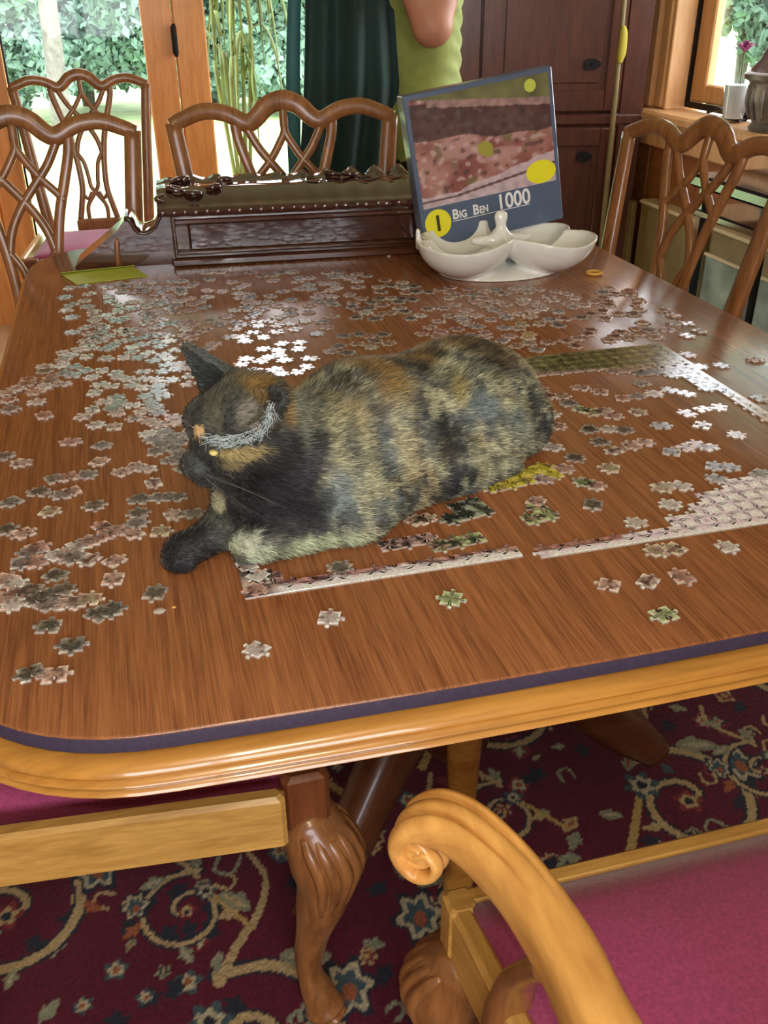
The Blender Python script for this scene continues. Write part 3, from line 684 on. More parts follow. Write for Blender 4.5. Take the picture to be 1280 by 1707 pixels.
# ================================================================ cat
CB = np.array([0, 0, ZT], np.float32)
def cat_sdf(P):
    P = P - CB
    R = Matrix.Rotation(radians(30), 3, 'Z')
    d = s_cone(P, (.115, .822, .054), (.205, .872, .066), .056, .069)
    d = smin(d, s_cone(P, (.205, .872, .066), (.335, .945, .060), .069, .064), .03)
    d = smin(d, s_ell(P, (.345, .945, .052), (.100, .082, .070), R), .025)
    # haunch and tucked hind foot on the near side, belly down to the table
    d = smin(d, s_ell(P, (.348, .893, .054), (.070, .044, .064), R), .014)
    d = smin(d, s_cone(P, (.285, .842, .032), (.402, .915, .036), .032, .040), .018)
    d = smin(d, s_cone(P, (.185, .790, .032), (.290, .845, .030), .033, .032), .020)
    d = smin(d, s_cone(P, (.372, .862, .012), (.312, .832, .010), .014, .012), .010)
    # shoulder, near upper arm and near forearm
    d = smin(d, s_ell(P, (.150, .792, .056), (.054, .038, .054), R), .018)
    d = smin(d, s_cone(P, (.190, .785, .028), (.175, .772, .024), .028, .024), .02)
    d = smin(d, s_cone(P, (.180, .770, .022), (.085, .757, .018), .022, .0185), .014)
    d = smin(d, s_ell(P, (.074, .760, .015), (.020, .016, .0145)), .010)
    # chest and far forearm reaching forward
    d = smin(d, s_ell(P, (.088, .805, .058), (.046, .050, .058)), .025)
    d = smin(d, s_cone(P, (.075, .800, .030), (.030, .778, .018), .024, .017), .018)
    d = smin(d, s_ell(P, (.010, .767, .0165), (.022, .017, .0165), Matrix.Rotation(radians(20), 3, 'Z')), .010)
    # toe bumps
    for (x, y) in ((-.006, .760), (.000, .752), (.009, .751)): d = smin(d, s_ell(P, (x, y, .010), (.008, .006, .009)), .004)
    for (x, y) in ((.060, .752), (.067, .748)): d = smin(d, s_ell(P, (x, y, .010), (.008, .006, .009)), .004)
    # neck
    d = smin(d, s_cone(P, (.138, .825, .076), (.098, .795, .108), .052, .044), .022)
    # head turned left and down
    d = smin(d, s_ell(P, (.083, .786, .131), (.046, .045, .045)), .014)
    d = smin(d, s_ell(P, (.068, .768, .114), (.030, .026, .026)), .014)    # near cheek
    d = smin(d, s_ell(P, (.062, .800, .114), (.028, .026, .026)), .014)
    d = smin(d, s_cone(P, (.056, .782, .112), (.031, .776, .100), .024, .0135), .012)  # muzzle
    d = smin(d, s_ell(P, (.029, .768, .096), (.011, .0105, .009)), .006)
    d = smin(d, s_ell(P, (.028, .781, .096), (.011, .0105, .009)), .006)
    d = smin(d, s_ell(P, (.036, .775, .084), (.011, .012, .008)), .006)     # chin
    d = smin(d, s_ell(P, (.042, .784, .138), (.019, .024, .018)), .014)    # brow
    d = np.maximum(d, -s_ell(P, (.043, .751, .118), (.007, .005, .0045)))    # eye sockets
    d = np.maximum(d, -s_ell(P, (.036, .812, .118), (.007, .005, .0045)))
    # ears: tapered cups
    for (a, b, r0, r1, inn) in (((.064, .812, .150), (.035, .804, .197), .0240, .0070, (-.012, -.010, .002)), ((.080, .757, .148), (.099, .722, .176), .0235, .0100, (-.009, -.011, .006))):
        e = s_cone(P, a, b, r0, r1)
        a2 = np.array(a) + np.array(inn); b2 = np.array(b) + np.array(inn) * .35
        e = np.maximum(e, -s_cone(P, a2 + np.array((0, 0, .008)), b2, r0 - .005, r1 - .0030))
        d = smin(d, e, .005)
    # tail, curled along the far side
    d = smin(d, s_cone(P, (.425, .975, .028), (.420, 1.050, .018), .020, .016), .02)
    d = smin(d, s_cone(P, (.420, 1.050, .018), (.30, 1.065, .015), .016, .014), .008)
    d = smin(d, s_cone(P, (.30, 1.065, .015), (.18, 1.00, .013), .014, .010), .008)
    d = np.maximum(d, -P[:, 2] + .0005)
    return d
CV, CF = surface_nets(cat_sdf, (-.05, .69, ZT - .01), (.49, 1.11, ZT + .22), .0036)
# push sunk eye sockets in with a smooth dent
# tortoiseshell coat: black ground, ochre and cream streaks, cooler grey flank
Pc = CV - CB
def fnoise(P, sc, seed=0.0, stretch=None):
    out = np.empty(len(P), np.float32)
    S = stretch or (1, 1, 1)
    for i, p in enumerate(P): out[i] = noise.noise(Vector((p[0] * sc * S[0] + seed, p[1] * sc * S[1] + seed * .7, p[2] * sc * S[2] - seed)))
    return out
ca, sa = cos(radians(30)), sin(radians(30))
Pa = np.stack([Pc[:, 0] * ca + Pc[:, 1] * sa, -Pc[:, 0] * sa + Pc[:, 1] * ca, Pc[:, 2]], 1)   # along / across the body
n1 = fnoise(Pa, 30, 3.1, (1.3, .9, .5)); n2 = fnoise(Pa, 62, 9.4, (1.5, 1, .45)); n3 = fnoise(Pa, 130, 5.5, (1.3, 1, .5)); n4 = fnoise(Pa, 15, 1.7, (1.8, .7, .3))
base = np.array([.040, .043, .038]); CC = np.repeat(base[None], len(CV), 0)
def mixc(w, c):
    global CC
    w = np.clip(w, 0, 1)[:, None]; CC = CC * (1 - w) + np.array(c) * w
sm = lambda x, a, b: np.clip((x - a) / (b - a), 0, 1) ** 2 * (3 - 2 * np.clip((x - a) / (b - a), 0, 1))
def spot(c, r, col, w=1.0, nz=.35):
    d = np.linalg.norm((Pc - np.array(c)) / np.array(r), axis=1) + nz * n2 + nz * .6 * n3
    mixc((1 - sm(d, .6, 1.2)) * w, col)
body = sm(Pc[:, 0] + .3 * (Pc[:, 1] - .8), .10, .16)
BLK = (.012, .012, .015); GREY = (.125, .145, .135); CREAM = (.42, .40, .25); OCH = (.30, .20, .07)
mixc(body * (.55 + .4 * sm(n4, -.2, .2)), GREY)
mixc(sm(n1 + .4 * n2, .02, .30) * (.15 + .55 * body), CREAM)
mixc(sm(n4 + .5 * n2, .08, .40) * body * .55, OCH)
mixc(sm(-n1 - .5 * n3, .10, .42) * .70, (.022, .023, .022))
mixc(sm(n3 + .3 * n2, .05, .35) * body * .60, (.42, .42, .28)); mixc(sm(-n3, .05, .35) * .60, (.025, .026, .026))
top = sm(Pc[:, 2], .098, .128) * sm(Pc[:, 0], .15, .2)
mixc(top * sm(n4 + .4 * n2, -.35, .05) * .85, (.22, .125, .035)); mixc(top * sm(-n1, .0, .25) * .75, (.030, .020, .012))
spot((.345, .940, .118), (.05, .03, .014), (.022, .018, .014), .8)
for (x, y, z, rx, rz, c) in ((.161, .781, .112, .007, .04, CREAM), (.178, .785, .100, .006, .05, GREY), (.192, .795, .095, .008, .045, CREAM), (.214, .802, .092, .008, .05, (.14, .17, .17)), (.235, .812, .085, .009, .04, CREAM), (.256, .822, .09, .008, .05, (.12, .14, .14)), (.138, .768, .10, .007, .045, (.26, .27, .19))):
    spot((x, y, z), (rx * 1.4, .06, rz * 1.2), c, .36, .6)
spot((.150, .762, .058), (.028, .03, .024), (.19, .23, .22), .75)
spot((.284, .825, .060), (.016, .05, .035), BLK, .9); spot((.278, .810, .015), (.020, .04, .018), BLK, .8); spot((.305, .866, .108), (.014, .03, .018), BLK, .75); spot((.335, .845, .090), (.020, .02, .018), (.15, .19, .19), .7); spot((.375, .862, .055), (.022, .02, .035), (.12, .16, .155), .6); spot((.398, .868, .075), (.010, .03, .03), BLK, .6); spot((.360, .90, .110), (.018, .03, .014), BLK, .5); spot((.225, .800, .030), (.030, .03, .018), (.03, .035, .03), .6); spot((.262, .812, .025), (.03, .03, .016), BLK, .6)  # black also paints the fold that sets off the haunch
spot((.310, .868, .100), (.010, .02, .022), (.34, .27, .10), .7); spot((.295, .852, .035), (.010, .03, .03), (.30, .29, .18), .6)
spot((.120, .760, .060), (.028, .05, .050), BLK, .96); spot((.096, .765, .078), (.050, .045, .040), BLK, .99, .2); spot((.088, .765, .050), (.044, .05, .034), BLK, .96)
spot((.012, .765, .015), (.038, .034, .034), BLK, 1.0, .1)
spot((.045, .785, .030), (.018, .03, .02), (.05, .055, .05), .7); spot((.043, .782, .055), (.010, .014, .013), CREAM, .9)
spot((.075, .756, .018), (.022, .02, .017), (.50, .54, .42), .9); spot((.125, .756, .014), (.075, .022, .013), (.44, .50, .32), .9)
spot((.078, .742, .156), (.016, .018, .016), (.20, .18, .155), .95, .1); spot((.118, .765, .100), (.034, .05, .034), BLK, .9); spot((.100, .770, .122), (.030, .05, .030), (.020, .020, .021), .8); spot((.070, .790, .150), (.030, .040, .020), (.035, .036, .032), .8)
spot((.068, .742, .119), (.026, .02, .0085), (.33, .26, .11), .9); spot((.060, .745, .107), (.012, .02, .006), (.24, .19, .09), .7)
spot((.035, .764, .136), (.0048, .011, .0065), (.60, .40, .18), 1.0, .1)
spot((.093, .765, .174), (.022, .026, .010), (.30, .18, .055), .8); spot((.112, .760, .150), (.010, .03, .020), (.28, .17, .055), .8); spot((.125, .775, .135), (.012, .03, .03), (.20, .22, .17), .7)
spot((.070, .785, .176), (.030, .012, .006), (.19, .15, .09), .7); spot((.052, .805, .185), (.022, .02, .022), (.075, .085, .080), .7)
spot((.030, .770, .100), (.013, .016, .012), (.06, .07, .07), .8)
cat = link_mesh('cat', CV, CF, M['fur'], smooth=True, col=CC)
tag(cat, 'tortoiseshell cat lying on the table among the puzzle pieces, head turned left', 'cat')
# eye
def dome(name, c, r, mat, parent, n=14, sc=(1, 1, 1), rot=None):
    mb = MB(); prof = [(max(r * sin(pi * k / n), 1e-5), -r * cos(pi * k / n)) for k in range(n + 1)]; mb.lathe(prof, (0, 0, 0), 20)
    mt = Matrix.Translation(c) @ (rot.to_4x4() if rot is not None else Matrix.Identity(4)) @ Matrix.Diagonal((*sc, 1))
    return mb.build(name, mat, parent, True, mtx=mt)
def on_cat(c, d):
    """first point of the cat's surface from c along d"""
    c = np.array(c, np.float32); d = np.array(d, np.float32); d /= np.linalg.norm(d); t = 0.0
    for _ in range(60):
        v = float(cat_sdf((c + d * t)[None] + CB)[0]); t += max(abs(v) * .6, .0002) if v < 0 else 0
        if v >= 0: break
    return Vector((c + d * t + CB).tolist())
for c_, dr in (((.0445, .7535, .118), (-.55, -.82, .05)), ((.038, .809, .118), (-.60, .80, .05))):
    dv = Vector(dr).normalized(); p = Vector(c_) + Vector((0, 0, ZT)); q = dv.to_track_quat('Z', 'Y').to_matrix()
    e = dome('eye', p - dv * .0012, .0046, M['eye'], cat, 14, (1, 1, .68))
    dome('pupil', p + dv * .0024, .0009, M['pupil'], e, 10, (.5, 1.2, 1), q)
pn = on_cat((.045, .774, .104), (-1, -.02, -.12)); dome('nose', pn - Vector((-.001, 0, 0)), .0042, M['nose'], cat, 10, (.8, 1.3, .8))
wk = MB()
for i in range(5):
    a = Vector((.034, .762, ZT + .095 - .0015 * (i % 3))); wk.sweep([a, a + Vector((.010 + .008 * i, -.022, -.010 - .004 * (i % 3))), a + Vector((.028 + .010 * i, -.034, -.022 - .005 * (i % 3)))], [.0002, .00015, .0001], [.0002, .00015, .0001], n=4, res=4)
wk.build('whiskers', plain('dark_whisker', (.15, .15, .15), .4), cat)['kind'] = 'stuff'
# pale tufts inside the near ear
ef = MB()
er = random.Random(5)
EP = [Vector(p) for p in ((.040, .755, .131), (.050, .748, .132), (.060, .742, .133), (.070, .736, .136), (.081, .730, .142), (.089, .724, .152), (.093, .720, .163), (.095, .719, .172))]
for i in range(330):
    t = er.random() * (len(EP) - 1.001); k = int(t); b = EP[k].lerp(EP[k + 1], t - k) + Vector((er.uniform(-.003, .003), er.uniform(-.001, .002), ZT + er.uniform(-.006, .005)))
    tg = (EP[k + 1] - EP[k]).normalized(); dr = (tg * er.uniform(-1.2, .5) + Vector((er.uniform(-.4, .3), -.25, er.uniform(-.3, .3)))).normalized() * er.uniform(.004, .013); sd = dr.cross(Vector((0, -1, .4))).normalized() * .00030
    n0 = len(ef.V); ef.V += [b - sd, b + sd, b + dr]; ef.F.append([n0, n0 + 1, n0 + 2])
ef.build('ear_fur', M['earfur'], cat)['kind'] = 'stuff'
# short coat hairs all over the body
tri = np.concatenate([CF[:, [0, 1, 2]], CF[:, [0, 2, 3]]]); A_, B_, C_ = CV[tri[:, 0]], CV[tri[:, 1]], CV[tri[:, 2]]
nr = np.cross(B_ - A_, C_ - A_); ar = np.linalg.norm(nr, axis=1); nr = nr / np.maximum(ar, 1e-9)[:, None]
if np.mean(np.sum(nr * (A_ - np.array([.2, .87, ZT + .05])), 1)) < 0: nr = -nr
NH = 70000; rng = np.random.default_rng(3); pick = rng.choice(len(tri), NH, p=ar / ar.sum()); u = rng.random((NH, 2)); u = np.where(u.sum(1, keepdims=True) > 1, 1 - u, u)
hp = A_[pick] + u[:, :1] * (B_[pick] - A_[pick]) + u[:, 1:] * (C_[pick] - A_[pick]); hn = nr[pick]
flow = np.array([.84, .46, -.28]) + rng.normal(0, .18, (NH, 3)); hd_ = hp[:, 0] < .07
flow = flow - hn * np.sum(flow * hn, 1, keepdims=True); flow /= np.maximum(np.linalg.norm(flow, axis=1, keepdims=True), 1e-6)
L_ = rng.uniform(.005, .011, (NH, 1)) * np.where(hd_[:, None], .6, 1)
dirn = flow * .9 + hn * rng.uniform(.22, .5, (NH, 1)); sd = np.cross(dirn, hn); sd /= np.maximum(np.linalg.norm(sd, axis=1, keepdims=True), 1e-6)
tip = hp + dirn * L_; tip[:, 2] = np.maximum(tip[:, 2], ZT + .0008)
W_ = .00055
HV = np.stack([hp - sd * W_, hp + sd * W_, tip], 1).reshape(-1, 3); HF = np.arange(NH * 3).reshape(-1, 3)
hc = CC[tri[pick, 0]] * rng.uniform(.45, 1.75, (NH, 1)) ** 1.15; hcol = np.stack([hc * .8, hc * .8, hc * 1.25], 1).reshape(-1, 3)
link_mesh('fur', HV, HF, M['furb'], cat, col=hcol)['kind'] = 'stuff'

# ================================================================ the puzzle
PW, PH = .70, .51           # finished size
NXP, NYP = 37, 27; PIT = (PW / NXP, PH / NYP)
def picture(u, v):
    """printed farmyard picture, u right 0..1, v up 0..1 -> linear rgb"""
    p = Vector((u * 4.2, v * 3.6, 0)); a = noise.noise(p); b = noise.noise(p * 2.3 + Vector((7, 3, 1))); c = noise.noise(p * 4.6 + Vector((1, 9, 4)))
    col = Vector((.27, .075, .06)).lerp(Vector((.50, .24, .20)), min(1, max(0, .45 + a * 1.3 + b * .7)))
    for (bu, bv, ru, rv) in ((.30, .50, .17, .11), (.70, .60, .15, .14), (.60, .36, .16, .06)):
        q = ((u - bu) / ru) ** 2 + ((v - bv) / rv) ** 2 + b * .8
        if q < 1.3: col = col.lerp(Vector((.56, .31, .28)), min(.8, (1.3 - q) * 1.2))
    if b > .20: col = col.lerp(Vector((.19, .14, .05)), min(.8, (b - .20) * 4))
    if c > .22: col = col.lerp(Vector((.66, .45, .42)), min(.7, (c - .22) * 5))
    if c < -.26: col = col.lerp(Vector((.07, .03, .03)), min(.7, (-.26 - c) * 5))
    dk = .80 - .30 * u + .05 * a                      # dark brown wedge upper left
    if v > dk - .17 + .30 * u * .55 and v < .96 - .16 * u: col = col.lerp(Vector((.055, .018, .017)), .85)
    ln = .97 - .22 * u
    if abs(v - ln) < .035 + .01 * c and u > .12: col = Vector((.38, .22, .20)) * (1 + .6 * c)
    if v > ln + .03: col = Vector((.17, .16, .055)) * (1 + .5 * b)
    g = .10 + .26 * max(0, u - .25)
    if v < g + .02 * b:
        col = Vector((.62, .46, .50)) * (1 + .35 * c); 
        if abs((v - g * .6)) < .012: col = Vector((.16, .08, .08))
    if (u - .50) ** 2 / .0036 + (v - .43) ** 2 / .006 < 1 + b: col = Vector((.40, .36, .04))
    return [max(.004, x) for x in col]
def edge_curve(a, b, knob, k0=.5, s=1.0):
    """points from a towards b (b left out) with a knob bulging to the left (+) or right (-)"""
    ax, ay = a; bx, by = b; dx, dy = bx - ax, by - ay; nx_, ny_ = -dy, dx
    if knob == 0: return [(ax, ay)]
    T = [(0, 0), (.22, -.02), (.40, -.01), (.44, .06), (.37, .14), (.40, .225), (.50, .255), (.60, .225), (.63, .14), (.56, .06), (.60, -.01), (.78, -.02)]
    return [(ax + dx * (t + (k0 - .5)*(1 if 0 < t else 0)) + nx_ * h * knob * s, ay + dy * (t + (k0 - .5)*(1 if 0 < t else 0)) + ny_ * h * knob * s) for t, h in T]
TH = .0020
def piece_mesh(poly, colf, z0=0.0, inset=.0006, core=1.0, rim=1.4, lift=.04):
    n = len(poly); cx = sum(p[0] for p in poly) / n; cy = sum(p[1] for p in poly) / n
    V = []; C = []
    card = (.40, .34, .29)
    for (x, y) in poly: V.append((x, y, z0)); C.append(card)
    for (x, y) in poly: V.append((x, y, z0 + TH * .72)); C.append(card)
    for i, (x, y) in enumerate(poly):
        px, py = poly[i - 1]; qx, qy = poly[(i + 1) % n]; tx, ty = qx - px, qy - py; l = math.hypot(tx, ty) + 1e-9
        V.append((x - ty / l * inset, y + tx / l * inset, z0 + TH)); c = colf(x, y); C.append([min(1, k * rim + lift) for k in c])  # lighter rim, with the darker core, paints in the edge highlights
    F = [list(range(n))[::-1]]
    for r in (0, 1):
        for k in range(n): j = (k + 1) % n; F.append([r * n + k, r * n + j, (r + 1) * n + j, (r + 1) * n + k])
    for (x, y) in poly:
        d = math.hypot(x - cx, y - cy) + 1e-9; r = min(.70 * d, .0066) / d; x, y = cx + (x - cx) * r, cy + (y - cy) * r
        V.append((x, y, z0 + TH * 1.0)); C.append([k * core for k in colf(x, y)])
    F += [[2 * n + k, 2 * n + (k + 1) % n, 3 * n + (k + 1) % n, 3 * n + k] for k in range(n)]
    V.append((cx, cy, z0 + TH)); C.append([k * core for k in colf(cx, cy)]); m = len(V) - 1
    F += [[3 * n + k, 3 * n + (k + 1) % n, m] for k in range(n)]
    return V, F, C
# joined sections of the picture
rk = random.Random(3)
KN = {}
def knob(i, j, d):
    key = (i, j, d)
    if key not in KN: KN[key] = (rk.choice((-1, 1)), rk.uniform(.46, .54))
    return KN[key]
def grid_piece(i, j):
    x0, y0 = i * PIT[0], j * PIT[1]; x1, y1 = x0 + PIT[0], y0 + PIT[1]; P = []
    kb = (0, .5) if j == 0 else knob(i, j, 'h'); P += edge_curve((x0, y0), (x1, y0), -kb[0], kb[1])
    kr = (0, .5) if i == NXP - 1 else knob(i + 1, j, 'v'); P += edge_curve((x1, y0), (x1, y1), -kr[0], kr[1])
    kt = (0, .5) if j == NYP - 1 else knob(i, j + 1, 'h'); P += edge_curve((x1, y1), (x0, y1), kt[0], 1 - kt[1])
    kl = (0, .5) if i == 0 else knob(i, j, 'v'); P += edge_curve((x0, y1), (x0, y0), kl[0], 1 - kl[1])
    return P
PX, PY = .055, .692
def section(cells, label, colf=None, loc=(PX, PY), rz=0.0, name='puzzle_section'):
    root = tag(empty(name, (loc[0], loc[1], ZT), rz), label, 'puzzle')
    for (i, j) in cells:
        f = (lambda x, y: picture(x / PW, y / PH)) if colf is None else colf
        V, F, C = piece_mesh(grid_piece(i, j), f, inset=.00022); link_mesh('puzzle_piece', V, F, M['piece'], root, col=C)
    return root
def strip_col(kind):
    def f(x, y):
        c = noise.noise(Vector((x * 90, y * 90, 3))); d = noise.noise(Vector((x * 260, y * 260, 8)))
        if kind == 'bottom':
            t = y / PIT[1]; edge = .66 + .34 * noise.noise(Vector((x * 24, 0, 0)))
            if x < .03: return [max(.01, k * (1 + d)) for k in ((.05, .03, .03) if c < .1 else (.42, .3, .25))]
            if t < edge: return [.90, .82, .88]
            return [max(.01, k * (1 + d * .6)) for k in ((.12, .04, .05) if c < .05 else (.48, .24, .24))]
        if kind == 'snow':
            t = (y / PIT[1]); w = .55 + max(0, (x - .37) * 26)
            if t > w: return [max(.01, k * (1 + d)) for k in (.34, .13, .12)]
            if c < -.40: return [.45, .34, .42]
            return [k * (1 + .18 * d) for k in (.90, .74, .90)]
        if kind == 'grass': return [k * (1 + 1.1 * d + .5 * c) for k in (.150, .150, .048)] if y > PH - PIT[1] * (2.3 + max(0, x - .35) * 7) else [k * (1 + .5 * c) for k in (.34, .24, .20)]
        if kind == 'dark': return [max(.01, k * (1 + .8 * c)) for k in ((.085, .095, .10) if y > PIT[1] * 16 else (.45, .27, .20))]
        if kind == 'pinkdark': return [.05, .03, .03] if c < -.1 else [.48, .30, .30]
        if kind == 'yellow': return [.62, .52, .045] if c > -.28 else ([.16, .11, .02] if d < 0 else [.50, .26, .22])
        if kind == 'green': return [.40, .46, .22] if c > .05 else ([.03, .04, .02] if d < .1 else [.44, .28, .22])
        if kind == 'darkgreen': return [.028, .034, .026] if c < .12 else [.30, .34, .24]
        return [.4, .25, .2]
    return f
N1 = 14
sec1 = section([(i, 0) for i in range(N1)] + [(0, 1), (0, 2), (0, 3), (1, 1)], 'joined corner strip of dark and white border pieces below the cat', strip_col('bottom'))
cells = [(i, 0) for i in range(N1 + 1, 34)] + [(i, 1) for i in range(23, 34)] + [(i, 2) for i in range(25, 34)] + [(i, 3) for i in range(26, 34)] + [(i, 4) for i in range(28, 34)]
section(cells, 'long joined strip of lilac-white border pieces at the right edge', strip_col('snow'), (PX - .004, PY - .008))
cells = [(i, NYP - 1) for i in range(16, NXP)] + [(i, NYP - 2) for i in range(17, NXP)] + [(i, NYP - 3) for i in range(20, NXP)] + [(i, NYP - 4) for i in range(24, NXP)] + [(i, NYP - 5) for i in range(30, NXP) if i != 33]
section(cells, 'joined strip of olive green border pieces behind the cat\'s rump', strip_col('grass'))
cells = [(NXP - 1, j) for j in range(9, NYP - 5)] + [(NXP - 2, j) for j in range(17, NYP - 5)] + [(NXP - 3, NYP - 6), (NXP - 3, NYP - 7), (NXP - 4, NYP - 6), (NXP - 5, NYP - 6)]
section(cells, 'joined strip of dark slate border pieces below the olive green strip', strip_col('dark'), (PX - .004, PY))
def small_section(u, v, cells, kind, label, rz):
    p = at(u, v, ZT); r = tag(empty('puzzle_section', (p.x, p.y, ZT), rz), label, 'puzzle')
    i0 = sum(c[0] for c in cells) / len(cells) + .5; j0 = sum(c[1] for c in cells) / len(cells) + .5
    for (i, j) in cells:
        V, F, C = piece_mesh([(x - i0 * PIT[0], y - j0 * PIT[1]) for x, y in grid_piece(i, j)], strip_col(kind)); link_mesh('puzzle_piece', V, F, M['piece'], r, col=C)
small_section(872, 797, [(5, 5), (6, 5), (7, 5), (8, 5), (6, 6), (7, 6), (8, 6), (9, 6), (9, 5)], 'yellow', 'joined yellow flower section touching the cat\'s rump', .16)
small_section(778, 853, [(12, 5), (13, 5), (14, 5), (13, 6), (14, 6)], 'darkgreen', 'small joined dark green section between the cat and the corner strip', .2)
small_section(762, 905, [(16, 8), (17, 8), (18, 8)], 'green', 'joined row of pale green pieces just above the corner strip\'s right end', .1)
small_section(678, 905, [(21, 8), (22, 8), (23, 8)], 'pinkdark', 'joined row of dark and pink pieces between cat and corner strip', .05)
small_section(898, 858, [(25, 8), (26, 8), (26, 9)], 'green', 'joined trio of pale green and pink pieces right of the dark green section', .15)

# loose pieces
def loose_poly(rn, s=1.0):
    w, h = PIT[0] * rn.uniform(.92, 1.08), PIT[1] * rn.uniform(.92, 1.08)
    t = rn.choice([(1, -1, 1, -1), (-1, 1, -1, 1), (1, 1, -1, -1), (1, -1, -1, -1), (1, 1, 1, -1), (1, 1, 1, 1), (-1, 1, 1, 1)]); c = [(-w / 2, -h / 2), (w / 2, -h / 2), (w / 2, h / 2), (-w / 2, h / 2)]
    P = []
    for k in range(4): P += edge_curve(c[k], c[(k + 1) % 4], -t[k], rn.uniform(.46, .54))
    return P
HUES = dict(
    pink=[(.68, .40, .34), (.58, .30, .25), (.76, .54, .48)], white=[(.78, .68, .66), (.82, .74, .72)], cream=[(.58, .48, .32), (.62, .46, .34)],
    dark=[(.07, .055, .05), (.10, .07, .06), (.05, .045, .05)], green=[(.34, .42, .20), (.22, .30, .13)], brown=[(.28, .11, .08), (.34, .14, .11)], grey=[(.26, .22, .22), (.32, .25, .24)])
MESHES = {}
def piece_data(hue, k):
    if (hue, k) in MESHES: return MESHES[(hue, k)]
    rn = random.Random(hash(hue.encode()[0]) % 97 * 13 + k * 7 + 1); b = rn.choice(HUES[hue]); s0 = rn.random() * 50
    a2 = {'pink': (.16, .05, .045), 'white': (.46, .27, .25), 'cream': (.34, .16, .12), 'dark': (.30, .24, .19), 'green': (.55, .50, .36), 'brown': (.50, .30, .26), 'grey': (.10, .07, .07)}[hue]
    def f(x, y):
        n = noise.noise(Vector((x * 170 + s0, y * 170, s0))); t = min(1, max(0, (n - .05) * 4)); return [p * (1 - t) + q * t for p, q in zip(b, a2)]
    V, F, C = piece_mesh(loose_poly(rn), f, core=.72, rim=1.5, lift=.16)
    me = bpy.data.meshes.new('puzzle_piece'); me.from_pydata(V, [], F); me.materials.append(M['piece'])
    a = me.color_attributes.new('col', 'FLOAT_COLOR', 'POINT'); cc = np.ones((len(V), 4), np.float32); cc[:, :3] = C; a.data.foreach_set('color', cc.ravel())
    MESHES[(hue, k)] = me; return me
